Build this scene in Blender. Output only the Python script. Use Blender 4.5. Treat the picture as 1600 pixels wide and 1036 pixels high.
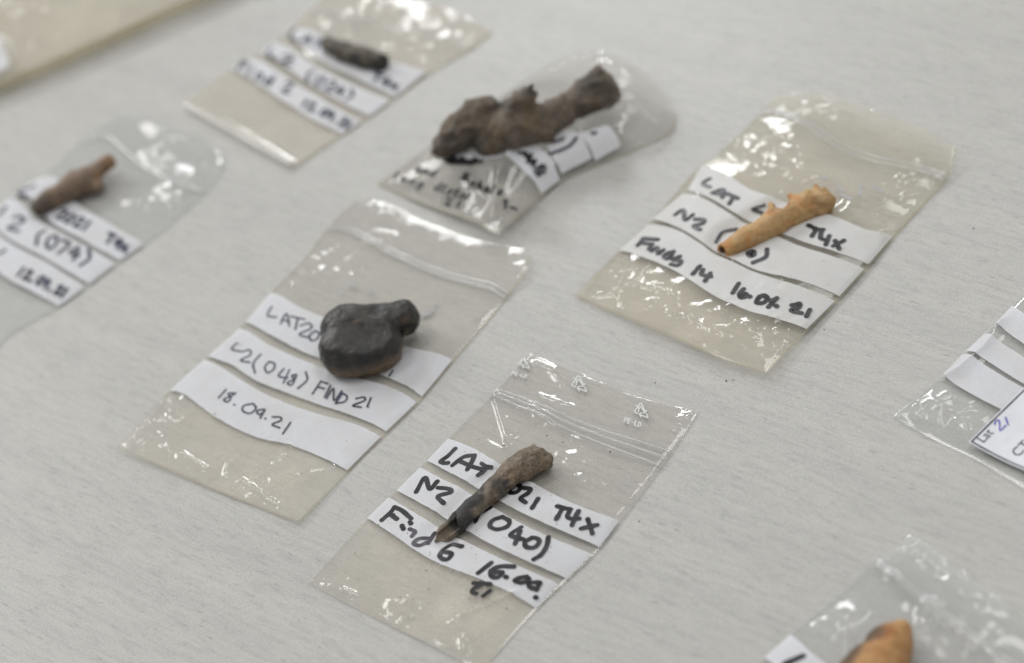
import bpy, math, random
import numpy as np
from mathutils import Matrix, Vector

random.seed(7)
RNG = np.random.default_rng(7)
scene = bpy.context.scene
for o in list(bpy.data.objects):
    bpy.data.objects.remove(o)

# ------------------------------------------------------------------ camera
CAM_H, F_PX, PW, PH = 0.57, 3757.0, 1600, 1036
PITCH, ROLL = math.radians(42.02), math.radians(-17.37)
_cp, _sp, _c, _s = math.cos(PITCH), math.sin(PITCH), math.cos(ROLL), math.sin(ROLL)
FWD = np.array([0, _cp, -_sp])
_r0, _u0 = np.array([1.0, 0, 0]), np.array([0, _sp, _cp])
CAM_R, CAM_U = _c * _r0 + _s * _u0, -_s * _r0 + _c * _u0
CAM_P = np.array([0, 0, CAM_H])
cam_d = bpy.data.cameras.new('camera')
cam = bpy.data.objects.new('camera', cam_d)
scene.collection.objects.link(cam)
scene.camera = cam
m = Matrix.Identity(4)
for i in range(3):
    m[i][0], m[i][1], m[i][2], m[i][3] = CAM_R[i], CAM_U[i], -FWD[i], CAM_P[i]
cam.matrix_world = m
cam_d.sensor_width = 36
cam_d.lens = 36 * F_PX / PW
cam_d.clip_start, cam_d.clip_end = 0.05, 50
cam_d.dof.use_dof = True
cam_d.dof.focus_distance = 0.802
cam_d.dof.aperture_fstop = 5.2
cam_d.dof.aperture_blades = 9

# ------------------------------------------------------------------ light
world = bpy.data.worlds.new('World')
scene.world = world
world.use_nodes = True
bg = world.node_tree.nodes['Background']
bg.inputs[0].default_value = (0.97, 0.985, 0.985, 1)
bg.inputs[1].default_value = 0.38

def area(name, loc, target, sx, sy, power, col=(1, 1, 1)):
    d = bpy.data.lights.new(name, 'AREA')
    d.shape = 'RECTANGLE'
    d.size, d.size_y, d.energy, d.color = sx, sy, power, col
    o = bpy.data.objects.new(name, d)
    scene.collection.objects.link(o)
    o.location = loc
    o.rotation_euler = (Vector(target) - Vector(loc)).to_track_quat('-Z', 'Y').to_euler()
    return o

area('window_light', (-2.2, 3.6, 2.2), (0, .65, 0), 1.7, 1.2, 66, (1.0, 0.99, 0.972))
area('far_window_light', (0.33, 3.3, 1.36), (0, .65, 0), 0.6, 0.36, 13, (0.97, 0.985, 1.0))
area('ceiling_panel_light', (-0.75, 1.2, 2.1), (-0.75, 1.2, 0), 0.6, 0.6, 8, (1, 0.985, 0.95))
area('ceiling_panel_light', (0.95, 1.9, 2.1), (0.95, 1.9, 0), 0.6, 0.6, 7, (1, 0.985, 0.95))
area('ceiling_panel_light', (0.9, 0.6, 2.1), (0.9, 0.6, 0), 0.6, 0.6, 9, (1, 0.985, 0.95))

vs = scene.view_settings
vs.view_transform = 'Standard'
vs.look = 'None'
vs.exposure = 0.06
vs.gamma = 1.0
scene.cycles.transparent_max_bounces = 32
scene.cycles.max_bounces = 10
scene.cycles.caustics_reflective = False
scene.cycles.caustics_refractive = False

# ------------------------------------------------------------------ helpers
def at(px, py, z=0.0):
    """photograph point -> point of the place at height z above the table (arrays allowed)"""
    px, py = np.asarray(px, float), np.asarray(py, float)
    d = FWD + CAM_R * ((px - PW / 2) / F_PX)[..., None] - CAM_U * ((py - PH / 2) / F_PX)[..., None]
    t = (z - CAM_H) / d[..., 2]
    return CAM_P + d * t[..., None]

def crop(x0, y0, s):
    """points read in an enlargement of the photograph -> photograph points"""
    return lambda *pts: [(x0 + p[0] * s, y0 + p[1] * s) + tuple(p[2:]) for p in pts]

def _hash(ix, iy, iz, seed):
    n = (ix * 374761393 + iy * 668265263 + iz * 2147483647 + seed * 974634777) & 0xFFFFFFFF
    n = ((n ^ (n >> 13)) * 1274126177) & 0xFFFFFFFF
    n = ((n ^ (n >> 15)) * 2246822519) & 0xFFFFFFFF
    return ((n ^ (n >> 16)) & 0xFFFFFF) / float(0xFFFFFF) * 2 - 1

def noise(P, seed=0):
    """smooth value noise, -1..1, P (...,2|3)"""
    P = np.asarray(P, float)
    if P.shape[-1] == 2:
        P = np.concatenate([P, np.full(P.shape[:-1] + (1,), 0.37)], -1)
    i = np.floor(P).astype(np.int64)
    f = P - i
    w = f * f * f * (f * (f * 6 - 15) + 10)
    r = 0
    for dx in (0, 1):
        for dy in (0, 1):
            for dz in (0, 1):
                wt = (w[..., 0] if dx else 1 - w[..., 0]) * (w[..., 1] if dy else 1 - w[..., 1]) * (w[..., 2] if dz else 1 - w[..., 2])
                r = r + wt * _hash(i[..., 0] + dx, i[..., 1] + dy, i[..., 2] + dz, seed)
    return r

def fbm(P, seed=0, octaves=4):
    r, a = 0, 1.0
    for k in range(octaves):
        r = r + a * noise(np.asarray(P) * 2.03 ** k, seed + k * 11)
        a *= 0.5
    return r / 1.6

def facets(X, seed):
    """crumpled sheet: upper envelope of randomly tilted, slightly domed facets, about one per unit cell"""
    i = np.floor(X).astype(np.int64)
    best = np.full(X.shape[:-1], -9.0)
    zero = np.zeros_like(i[..., 0])
    for dx in (-1, 0, 1):
        for dy in (-1, 0, 1):
            cx, cy = i[..., 0] + dx, i[..., 1] + dy
            px = cx + .5 + .45 * _hash(cx, cy, zero, seed)
            py = cy + .5 + .45 * _hash(cx, cy, zero + 1, seed)
            ex, ey = X[..., 0] - px, X[..., 1] - py
            best = np.maximum(best, .55 * (_hash(cx, cy, zero + 2, seed) * ex + _hash(cx, cy, zero + 3, seed) * ey) - .42 * (ex * ex + ey * ey) + .12 * _hash(cx, cy, zero + 4, seed))
    return best

def sstep(x, a, b):
    t = np.clip((x - a) / (b - a), 0, 1)
    return t * t * (3 - 2 * t)

def polydist(P, poly):
    """distance in the plane from points P (...,2) to polyline poly (n,2)"""
    best = np.full(P.shape[:-1], 1e9)
    if len(poly) == 1:
        return np.hypot(P[..., 0] - poly[0][0], P[..., 1] - poly[0][1])
    for a, b in zip(poly[:-1], poly[1:]):
        ab = b - a
        t = np.clip(((P - a) @ ab) / (ab @ ab + 1e-18), 0, 1)
        q = a + t[..., None] * ab
        best = np.minimum(best, np.hypot(P[..., 0] - q[..., 0], P[..., 1] - q[..., 1]))
    return best

def mesh_obj(name, V, F, mat, parent=None, origin=None, smooth=True, attrs=None):
    V = np.asarray(V, float)
    me = bpy.data.meshes.new(name)
    if parent is not None:
        off = np.array(world_loc(parent))
    elif origin is not None:
        off = np.asarray(origin, float)
    else:
        off = np.zeros(3)
    Fl = F.tolist() if isinstance(F, np.ndarray) else F
    me.from_pydata((V - off).tolist(), [], Fl)
    if smooth:
        me.polygons.foreach_set('use_smooth', [True] * len(me.polygons))
    for k, a in (attrs or {}).items():
        at_ = me.attributes.new(k, 'FLOAT', 'POINT')
        at_.data.foreach_set('value', np.asarray(a, float).ravel())
    me.materials.append(mat)
    me.update()
    o = bpy.data.objects.new(name, me)
    scene.collection.objects.link(o)
    if parent is not None:
        o.parent = parent
    else:
        o.location = off
    return o

def world_loc(o):
    v = Vector(o.location)
    p = o.parent
    while p:
        v = v + Vector(p.location)
        p = p.parent
    return v

def tag(o, label, cat, group=None, kind=None):
    o['label'] = label
    if cat:
        o['category'] = cat
    if group:
        o['group'] = group
    if kind:
        o['kind'] = kind
    return o

def thing(name, loc, label, cat, group=None):
    o = bpy.data.objects.new(name, None)
    o.empty_display_size = 0.01
    scene.collection.objects.link(o)
    o.location = loc
    return tag(o, label, cat, group)

def grid_faces(nu, nv, flip=False):
    i, j = np.meshgrid(np.arange(nu - 1), np.arange(nv - 1), indexing='ij')
    a = (i * nv + j).ravel()
    q = np.stack([a, a + nv, a + nv + 1, a + 1], -1)
    return q[:, ::-1] if flip else q

# ------------------------------------------------------------------ materials
def new_mat(name):
    mt = bpy.data.materials.new(name)
    mt.use_nodes = True
    nt = mt.node_tree
    nt.nodes.clear()
    out = nt.nodes.new('ShaderNodeOutputMaterial')
    return mt, nt, out

def nd(nt, typ, **kw):
    n = nt.nodes.new(typ)
    for k, v in kw.items():
        if k in ('operation', 'blend_type', 'data_type', 'attribute_name', 'noise_dimensions', 'feature', 'musgrave_type', 'interpolation'):
            setattr(n, k, v)
        else:
            n.inputs[k].default_value = v
    return n

def ramp(nt, src, stops):
    r = nt.nodes.new('ShaderNodeValToRGB')
    el = r.color_ramp.elements
    while len(el) > 1:
        el.remove(el[-1])
    el[0].position, el[0].color = stops[0][0], stops[0][1]
    for p, c in stops[1:]:
        e = el.new(p)
        e.color = c
    nt.links.new(src, r.inputs[0])
    return r

def g(v):
    return (v, v, v, 1)

def mathn(nt, op, a, b=None, c=None):
    n = nt.nodes.new('ShaderNodeMath')
    n.operation = op
    for i, x in enumerate((a, b, c)):
        if x is None:
            continue
        if isinstance(x, (int, float)):
            n.inputs[i].default_value = x
        else:
            nt.links.new(x, n.inputs[i])
    return n.outputs[0]

def table_material():
    mt, nt, out = new_mat('grey_wood_grain_laminate')
    L = nt.links.new
    tc = nd(nt, 'ShaderNodeTexCoord')
    mp = nd(nt, 'ShaderNodeMapping')
    mp.inputs['Rotation'].default_value = (0, 0, math.radians(49))
    L(tc.outputs['Object'], mp.inputs[0])
    # gentle waviness of the grain
    wv = nd(nt, 'ShaderNodeTexNoise', Scale=14.0, Detail=2.0)
    L(mp.outputs[0], wv.inputs['Vector'])
    sub = nd(nt, 'ShaderNodeVectorMath', operation='MULTIPLY_ADD')
    L(wv.outputs['Color'], sub.inputs[0])
    sub.inputs[1].default_value = (0.0, 0.0045, 0)
    L(mp.outputs[0], sub.inputs[2])

    def stretched(sx, sy, scale, detail, rough=0.55):
        s = nd(nt, 'ShaderNodeMapping')
        s.inputs['Scale'].default_value = (sx, sy, 1)
        L(sub.outputs[0], s.inputs[0])
        n = nd(nt, 'ShaderNodeTexNoise', Scale=scale, Detail=detail, Roughness=rough)
        L(s.outputs[0], n.inputs['Vector'])
        return n.outputs[0]
    broad = stretched(6, 75, 1.0, 3)
    fine = stretched(75, 520, 1.0, 4, 0.65)
    pores = stretched(170, 900, 1.0, 2, 0.5)
    speck = nd(nt, 'ShaderNodeTexNoise', Scale=2600.0, Detail=1.0)
    L(tc.outputs['Object'], speck.inputs['Vector'])
    cb = ramp(nt, broad, [(0.30, (0.470, 0.464, 0.442, 1)), (0.55, (0.494, 0.488, 0.464, 1)), (0.75, (0.515, 0.507, 0.480, 1))])
    cf = ramp(nt, fine, [(0.30, g(0.87)), (0.52, g(1.0)), (0.75, g(1.05))])
    cp_ = ramp(nt, pores, [(0.24, g(0.72)), (0.37, g(0.98)), (0.6, g(1.0))])
    cs = ramp(nt, speck.outputs[0], [(0.3, g(0.85)), (0.6, g(1.04))])
    x = cb.outputs[0]
    for y in (cf, cp_, cs):
        mx = nd(nt, 'ShaderNodeMix', data_type='RGBA', blend_type='MULTIPLY')
        mx.inputs[0].default_value = 1.0
        L(x, mx.inputs[6]); L(y.outputs[0], mx.inputs[7])
        x = mx.outputs[2]
    b = nd(nt, 'ShaderNodeBsdfPrincipled', Roughness=0.42)
    b.inputs['Specular IOR Level'].default_value = 0.5
    L(x, b.inputs['Base Color'])
    h = mathn(nt, 'ADD', mathn(nt, 'MULTIPLY', cp_.outputs[0], 0.7), fine)
    bp = nd(nt, 'ShaderNodeBump', Strength=0.35, Distance=0.0001)
    L(h, bp.inputs['Height']); L(bp.outputs[0], b.inputs['Normal'])
    L(b.outputs[0], out.inputs[0])
    return mt

def film_material(name, tint, dust_col, dust, rough=0.06, gloss=1.15, bump=0.25):
    """thin polythene: clear film with a fresnel sheen and a skin of soil dust"""
    mt, nt, out = new_mat(name)
    L = nt.links.new
    tc = nd(nt, 'ShaderNodeTexCoord')
    n1 = nd(nt, 'ShaderNodeTexNoise', Scale=45.0, Detail=5.0, Roughness=0.6)
    L(tc.outputs['Object'], n1.inputs['Vector'])
    n2 = nd(nt, 'ShaderNodeTexNoise', Scale=420.0, Detail=3.0, Roughness=0.6)
    L(tc.outputs['Object'], n2.inputs['Vector'])
    fac = mathn(nt, 'MULTIPLY', ramp(nt, n1.outputs[0], [(0.28, g(0.55)), (0.72, g(1.35))]).outputs[0], dust)
    n3 = nd(nt, 'ShaderNodeTexNoise', Scale=950.0, Detail=3.0, Roughness=0.7)
    L(tc.outputs['Object'], n3.inputs['Vector'])
    fac = mathn(nt, 'MULTIPLY', fac, ramp(nt, n3.outputs[0], [(0.3, g(0.72)), (0.5, g(1.0)), (0.72, g(1.4))]).outputs[0])
    at_ = nd(nt, 'ShaderNodeAttribute', attribute_name='dust')
    fac = mathn(nt, 'MULTIPLY', fac, at_.outputs['Fac'])
    tr = nd(nt, 'ShaderNodeBsdfTransparent'); tr.inputs[0].default_value = (*tint, 1)
    df = nd(nt, 'ShaderNodeBsdfDiffuse'); df.inputs[0].default_value = (*dust_col, 1)
    tl = nd(nt, 'ShaderNodeBsdfTranslucent'); tl.inputs[0].default_value = (*dust_col, 1)
    hz = nd(nt, 'ShaderNodeMixShader'); hz.inputs[0].default_value = 0.3
    L(df.outputs[0], hz.inputs[1]); L(tl.outputs[0], hz.inputs[2])
    m1 = nd(nt, 'ShaderNodeMixShader')
    L(fac, m1.inputs[0]); L(tr.outputs[0], m1.inputs[1]); L(hz.outputs[0], m1.inputs[2])
    gl = nd(nt, 'ShaderNodeBsdfGlossy', Roughness=rough)
    bp = nd(nt, 'ShaderNodeBump', Strength=bump, Distance=0.00012)
    L(n2.outputs[0], bp.inputs['Height']); L(bp.outputs[0], gl.inputs['Normal'])
    lw = nd(nt, 'ShaderNodeLayerWeight', Blend=0.5)
    fr = mathn(nt, 'MULTIPLY', mathn(nt, 'MULTIPLY_ADD', mathn(nt, 'POWER', lw.outputs['Facing'], 5.0), 0.9, 0.036), gloss)
    fr = mathn(nt, 'MINIMUM', fr, 0.9)
    m2 = nd(nt, 'ShaderNodeMixShader')
    L(fr, m2.inputs[0]); L(m1.outputs[0], m2.inputs[1]); L(gl.outputs[0], m2.inputs[2])
    L(m2.outputs[0], out.inputs[0])
    return mt

def strip_material(name, col, grime=0.06):
    mt, nt, out = new_mat(name)
    L = nt.links.new
    tc = nd(nt, 'ShaderNodeTexCoord')
    n1 = nd(nt, 'ShaderNodeTexNoise', Scale=90.0, Detail=5.0, Roughness=0.65)
    L(tc.outputs['Object'], n1.inputs['Vector'])
    n2 = nd(nt, 'ShaderNodeTexNoise', Scale=1500.0, Detail=2.0)
    L(tc.outputs['Object'], n2.inputs['Vector'])
    r1 = ramp(nt, n1.outputs[0], [(0.25, (1 - grime * 1.2, 1 - grime * 1.5, 1 - grime * 2.2, 1)), (0.6, g(1.0))])
    r2 = ramp(nt, n2.outputs[0], [(0.26, (0.72, 0.68, 0.62, 1)), (0.36, g(1.0))])
    mx = nd(nt, 'ShaderNodeMix', data_type='RGBA', blend_type='MULTIPLY'); mx.inputs[0].default_value = 1
    L(r1.outputs[0], mx.inputs[6]); L(r2.outputs[0], mx.inputs[7])
    my = nd(nt, 'ShaderNodeMix', data_type='RGBA', blend_type='MULTIPLY'); my.inputs[0].default_value = 1
    my.inputs[6].default_value = (*col, 1); L(mx.outputs[2], my.inputs[7])
    b = nd(nt, 'ShaderNodeBsdfPrincipled', Roughness=0.42)
    b.inputs['Specular IOR Level'].default_value = 0.35
    L(my.outputs[2], b.inputs['Base Color'])
    bp = nd(nt, 'ShaderNodeBump', Strength=0.25, Distance=0.0002)
    L(n1.outputs[0], bp.inputs['Height']); L(bp.outputs[0], b.inputs['Normal'])
    tl = nd(nt, 'ShaderNodeBsdfTranslucent'); tl.inputs[0].default_value = (.85, .85, .84, 1)
    ms = nd(nt, 'ShaderNodeMixShader'); ms.inputs[0].default_value = 0.22
    L(b.outputs[0], ms.inputs[1]); L(tl.outputs[0], ms.inputs[2])
    L(ms.outputs[0], out.inputs[0])
    return mt

def ink_material(name, col, col2, rough=0.35):
    mt, nt, out = new_mat(name)
    L = nt.links.new
    tc = nd(nt, 'ShaderNodeTexCoord')
    n1 = nd(nt, 'ShaderNodeTexNoise', Scale=160.0, Detail=4.0)
    L(tc.outputs['Object'], n1.inputs['Vector'])
    r = ramp(nt, n1.outputs[0], [(0.42, (*col, 1)), (0.68, (*col2, 1))])
    b = nd(nt, 'ShaderNodeBsdfPrincipled', Roughness=rough)
    L(r.outputs[0], b.inputs['Base Color'])
    L(b.outputs[0], out.inputs[0])
    return mt

def plain(name, col, rough=0.5):
    mt, nt, out = new_mat(name)
    tc = nd(nt, 'ShaderNodeTexCoord')
    n1 = nd(nt, 'ShaderNodeTexNoise', Scale=300.0, Detail=3.0)
    nt.links.new(tc.outputs['Object'], n1.inputs['Vector'])
    r = ramp(nt, n1.outputs[0], [(0.3, tuple(c * 0.94 for c in col) + (1,)), (0.7, tuple(min(1, c * 1.03) for c in col) + (1,))])
    b = nd(nt, 'ShaderNodeBsdfPrincipled', Roughness=rough)
    nt.links.new(r.outputs[0], b.inputs['Base Color'])
    nt.links.new(b.outputs[0], out.inputs[0])
    return mt

def bone_material(name, base, light, dark, warm, grain=900.0, bump=0.5, rough=0.6):
    """base/light mottling, 'dark' and 'warm' attributes lay stains and painted hollow shade, 'grit' roughens"""
    mt, nt, out = new_mat(name)
    L = nt.links.new
    tc = nd(nt, 'ShaderNodeTexCoord')
    n1 = nd(nt, 'ShaderNodeTexNoise', Scale=190.0, Detail=6.0, Roughness=0.62)
    n2 = nd(nt, 'ShaderNodeTexNoise', Scale=grain, Detail=4.0, Roughness=0.7)
    for n in (n1, n2):
        L(tc.outputs['Object'], n.inputs['Vector'])
    c = ramp(nt, n1.outputs[0], [(0.32, (*base, 1)), (0.66, (*light, 1))]).outputs[0]
    for nm, col in (('warm', warm), ('dark', dark)):
        a = nd(nt, 'ShaderNodeAttribute', attribute_name=nm)
        f = mathn(nt, 'ADD', a.outputs['Fac'], mathn(nt, 'MULTIPLY', mathn(nt, 'SUBTRACT', n1.outputs[0], 0.5), mathn(nt, 'MULTIPLY', a.outputs['Fac'], 0.9)))
        f = mathn(nt, 'MINIMUM', mathn(nt, 'MAXIMUM', f, 0.0), 1.0)
        mx = nd(nt, 'ShaderNodeMix', data_type='RGBA')
        L(f, mx.inputs[0]); L(c, mx.inputs[6]); mx.inputs[7].default_value = (*col, 1)
        c = mx.outputs[2]
    gr = nd(nt, 'ShaderNodeAttribute', attribute_name='grit')
    r2 = ramp(nt, n2.outputs[0], [(0.31, g(0.42)), (0.46, g(0.95)), (0.66, g(1.42))])
    mg = nd(nt, 'ShaderNodeMix', data_type='RGBA')
    L(gr.outputs['Fac'], mg.inputs[0]); mg.inputs[6].default_value = g(1.0); L(r2.outputs[0], mg.inputs[7])
    mm = nd(nt, 'ShaderNodeMix', data_type='RGBA', blend_type='MULTIPLY'); mm.inputs[0].default_value = 1
    L(c, mm.inputs[6]); L(mg.outputs[2], mm.inputs[7])
    b = nd(nt, 'ShaderNodeBsdfPrincipled', Roughness=rough)
    b.inputs['Specular IOR Level'].default_value = 0.35
    L(mm.outputs[2], b.inputs['Base Color'])
    hh = mathn(nt, 'ADD', mathn(nt, 'MULTIPLY', n2.outputs[0], mathn(nt, 'ADD', gr.outputs['Fac'], 0.15)), mathn(nt, 'MULTIPLY', n1.outputs[0], 0.8))
    bp = nd(nt, 'ShaderNodeBump', Strength=bump, Distance=0.0006)
    L(hh, bp.inputs['Height']); L(bp.outputs[0], b.inputs['Normal'])
    L(b.outputs[0], out.inputs[0])
    return mt

M_TABLE = table_material()
M_FILM_DUSTY = film_material('dusty_polythene_film', (0.994, 0.991, 0.986), (0.965, 0.912, 0.812), 0.27)
M_FILM_CLEAR = film_material('clear_polythene_film', (0.994, 0.995, 0.994), (0.97, 0.97, 0.96), 0.11)
M_FILM_OLD = film_material('yellowed_polythene_film', (0.990, 0.984, 0.962), (0.95, 0.885, 0.765), 0.31)
M_FILM_GREY = film_material('soiled_polythene_film', (0.985, 0.982, 0.975), (0.74, 0.72, 0.67), 0.28)
M_SEAL = film_material('grip_seal_polythene', (0.985, 0.987, 0.987), (0.95, 0.95, 0.96), 0.24, rough=0.16, gloss=2.2, bump=0.1)
M_FOLD_HIGHLIGHT = film_material('fold_highlight_polythene', (0.98, 0.98, 0.97), (0.96, 0.95, 0.92), 0.55, rough=0.2, gloss=1.5, bump=0.4)  # white film colour stands in for light caught on the fold
M_HEM_BROWN = film_material('brown_stained_polythene_fold', (0.95, 0.93, 0.86), (0.46, 0.41, 0.28), 0.55, rough=0.2, bump=0.4)
M_SEAM = film_material('heat_sealed_polythene_edge', (0.93, 0.91, 0.86), (0.66, 0.61, 0.49), 0.30, rough=0.2, bump=0.1)  # sealed film; its darker tint also paints the contact shade at bag edges
M_SEAM_CLEAR = film_material('clear_heat_sealed_edge', (0.97, 0.97, 0.965), (0.85, 0.85, 0.84), 0.22, rough=0.15, bump=0.1)
M_STRIP = strip_material('white_write_on_panel', (0.78, 0.79, 0.835))
M_STRIP_C = strip_material('offwhite_write_on_panel', (0.76, 0.76, 0.765))
M_INK = ink_material('black_marker_ink', (0.008, 0.008, 0.010), (0.045, 0.042, 0.052))
M_INK_FADED = ink_material('faded_marker_ink', (0.035, 0.030, 0.040), (0.12, 0.105, 0.13), 0.3)
M_PEN = ink_material('blue_black_pen_ink', (0.018, 0.020, 0.040), (0.06, 0.065, 0.11))
M_BLUE = ink_material('blue_ballpoint_ink', (0.11, 0.10, 0.46), (0.2, 0.19, 0.55))
M_PRINT = plain('white_print', (0.68, 0.69, 0.69), 0.5)
M_CARD = plain('white_card', (0.76, 0.775, 0.83), 0.55)
M_BLACK = plain('black_print', (0.02, 0.02, 0.024), 0.5)
M_CRUMB = bone_material('soil_crumbs', (0.10, 0.075, 0.05), (0.28, 0.22, 0.15), (0.05, 0.045, 0.04), (0.35, 0.25, 0.15))

# ------------------------------------------------------------------ table
def build_table():
    import bmesh
    bm = bmesh.new()
    bmesh.ops.create_cube(bm, size=1.0)
    for v in bm.verts:
        v.co.x *= 1.8
        v.co.y *= 1.5
        v.co.z = v.co.z * 0.025
    bmesh.ops.bevel(bm, geom=[e for e in bm.edges], offset=0.003, segments=3, affect='EDGES')
    me = bpy.data.meshes.new('table_top')
    bm.to_mesh(me); bm.free()
    me.materials.append(M_TABLE)
    o = bpy.data.objects.new('table_top', me)
    scene.collection.objects.link(o)
    o.location = (0.0, 0.70, -0.0125)
    o['kind'] = 'structure'
    o['label'] = 'pale grey table top with fine wood grain under the finds'
build_table()

# ------------------------------------------------------------------ bags
class Line3:
    """polyline of photograph points (px, py[, z]) as a curve in the place, 0..1 by length"""
    def __init__(self, pts):
        P = np.array([at(p[0], p[1], p[2] if len(p) > 2 else 0.0004) for p in pts])
        if len(P) > 2:
            P = catmull(P, 12)
        d = np.r_[0, np.cumsum(np.linalg.norm(np.diff(P, axis=0), axis=1))]
        self.P, self.t = P, d / d[-1]
    def __call__(self, t):
        return np.stack([np.interp(t, self.t, self.P[:, k]) for k in range(3)], -1)

def catmull(P, n):
    P = np.asarray(P, float)
    Q = np.vstack([2 * P[0] - P[1], P, 2 * P[-1] - P[-2]])
    out = []
    t = np.linspace(0, 1, n, endpoint=False)[:, None]
    for i in range(1, len(Q) - 2):
        a, b, c, d = Q[i - 1], Q[i], Q[i + 1], Q[i + 2]
        out.append(0.5 * (2 * b + (c - a) * t + (2 * a - 5 * b + 4 * c - d) * t ** 2 + (3 * b - a - 3 * c + d) * t ** 3))
    return np.vstack(out + [P[-1:]])

BAGS = {}

class Bag:
    def __init__(self, label, bottom, top, left, right, film, seam, seed, puff=0.0012, wave=0.00012,
                 crumple=(), folds=(), press=(), group='grip seal bags laid out on the table', res=0.0005, dust=(), dust_base=.24, puff_shape=None):
        self.dust_base = dust_base
        self.B, self.T, self.L, self.R = Line3(bottom), Line3(top), Line3(left), Line3(right)
        self.seed, self.puff, self.wave = seed, puff, wave
        w2 = lambda pts: np.array([at(p[0], p[1], 0.001)[:2] for p in pts])
        k = lambda px, py: (np.linalg.norm((at(px, py) - CAM_P)) / F_PX)
        self.crumple = [(w2([(a, b)])[0], r * k(a, b), amp) for a, b, r, amp in crumple]
        self.folds = [(w2(pts), wd, ht) for pts, wd, ht in folds]
        self.press = [(w2(pts), r * k(*pts[0][:2]), z) for pts, r, z in press]
        self.dustspots = [(w2([(a, b)])[0], r * k(a, b), amp) for a, b, r, amp in dust]
        self.puff_shape = puff_shape
        c = [self.B(0.0), self.B(1.0), self.T(0.0), self.T(1.0)]
        mid = self.P(np.array([0.5]), np.array([0.0]))[0]
        self.root = thing('grip_seal_bag', (mid[0], mid[1], 0.0), label, 'plastic bag', group)
        lu = np.linalg.norm(c[1] - c[0]); lv = np.linalg.norm(c[2] - c[0])
        nu, nv = int(lu / res), int(lv / res)
        u, v = np.meshgrid(np.linspace(0, 1, nu), np.linspace(0, 1, nv), indexing='ij')
        top_ = self.S(u.ravel(), v.ravel())
        d = self.dust_at(top_, v.ravel())
        self.film = mesh_obj('front_film', top_, grid_faces(nu, nv), film, self.root, attrs={'dust': d})
        nu2, nv2 = max(12, nu // 5), max(12, nv // 5)
        u, v = np.meshgrid(np.linspace(0, 1, nu2), np.linspace(0, 1, nv2), indexing='ij')
        P = self.P(u.ravel(), v.ravel())
        P[:, 2] -= 0.00016
        P[:, 2] = np.maximum(P[:, 2], 0.00015)
        mesh_obj('back_film', P, grid_faces(nu2, nv2, True), film, self.root, attrs={'dust': self.dust_at(P, v.ravel())})
        # heat-sealed edges: bottom, left, right
        for e in (((0, 0), (1, 0)), ((0, 0), (0, 1)), ((1, 0), (1, 1))):
            n = 120
            t = np.linspace(0, 1, n)
            eu = e[0][0] + (e[1][0] - e[0][0]) * t
            ev = e[0][1] + (e[1][1] - e[0][1]) * t
            inu, inv = (0, 0.0006 / lv) if e[0][1] == e[1][1] else ((0.0006 / lu) * (1 if e[0][0] == 0 else -1), 0)
            a = self.S(eu, ev); b = self.S(eu + inu, ev + inv)
            a[:, 2] += 0.00008; b[:, 2] += 0.00012
            V = np.concatenate([a, b])
            i = np.arange(n - 1)
            mesh_obj('sealed_edge', V, np.stack([i, i + 1, i + 1 + n, i + n], -1), seam, self.root, attrs={'dust': np.ones(len(V))})

    def P(self, u, v):
        u, v = np.asarray(u, float), np.asarray(v, float)
        U, V = u[..., None], v[..., None]
        c00, c10, c01, c11 = self.B(0.0), self.B(1.0), self.T(0.0), self.T(1.0)
        return ((1 - V) * self.B(u) + V * self.T(u) + (1 - U) * self.L(v) + U * self.R(v)
                - ((1 - U) * (1 - V) * c00 + U * (1 - V) * c10 + (1 - U) * V * c01 + U * V * c11))

    def dust_at(self, P, v):
        d = np.where(v > 0, 1.0, 1.0)
        if self.dustspots:
            d = np.full(len(P), self.dust_base)
            for c, r, a in self.dustspots:
                q = np.hypot(P[:, 0] - c[0], P[:, 1] - c[1]) / r
                d = d + a * np.exp(-q * q)
        return d * (0.85 + 0.3 * fbm(P[:, :2] * 1000 / 9, self.seed + 50, 3))

    def S(self, u, v):
        """front film surface"""
        P = self.P(u, v)
        X = P[..., :2]
        mm = X * 1000
        uc, vc = np.clip(u, 0, 1), np.clip(v, 0, 1)
        edge = np.clip(4 * uc * (1 - uc), 0, 1) ** 0.6 * np.clip(4 * vc * (1 - vc), 0, 1) ** 0.6
        if self.puff_shape:
            h = self.puff_shape(uc, vc) * self.puff
        else:
            h = self.puff * edge
        em = np.minimum(sstep(np.minimum(uc, 1 - uc), 0, 0.03), sstep(vc, 0, 0.02))
        h = h + self.wave * em * (noise(mm / 17, self.seed) + 0.6 * noise(mm / 8, self.seed + 1) + 1.2)
        for i, (c, r, amp) in enumerate(self.crumple):
            q = np.hypot(X[..., 0] - c[0], X[..., 1] - c[1]) / r
            msk = np.exp(-q ** 3)
            wp = mm + 1.2 * np.stack([noise(mm / 4, self.seed + 77), noise(mm / 4, self.seed + 78)], -1)
            cr = 6.0 * facets(wp / 6.0, self.seed + 20 + i) + 2.4 * facets(wp / 2.4, self.seed + 40 + i) * 0.7
            n = noise(mm / 3.0, self.seed + 60 + i)
            h = h + amp * msk * (0.75 * cr + 0.5 * (1 - 2 * np.abs(n)) + 0.8) * np.maximum(em, 0.25)
        for pts, wd, ht in self.folds:
            d = polydist(X, pts)
            h = h + ht * (np.exp(-(d / wd) ** 1.3)) * np.maximum(em, 0.15)
        for pts, r, z in self.press:
            d = polydist(X, pts)
            w = sstep(d, r * 0.75, r * 1.7)
            h = h * w + np.minimum(h, z) * (1 - w)
        P = P.copy()
        P[..., 2] += np.maximum(h, 0.0)
        return P

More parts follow.
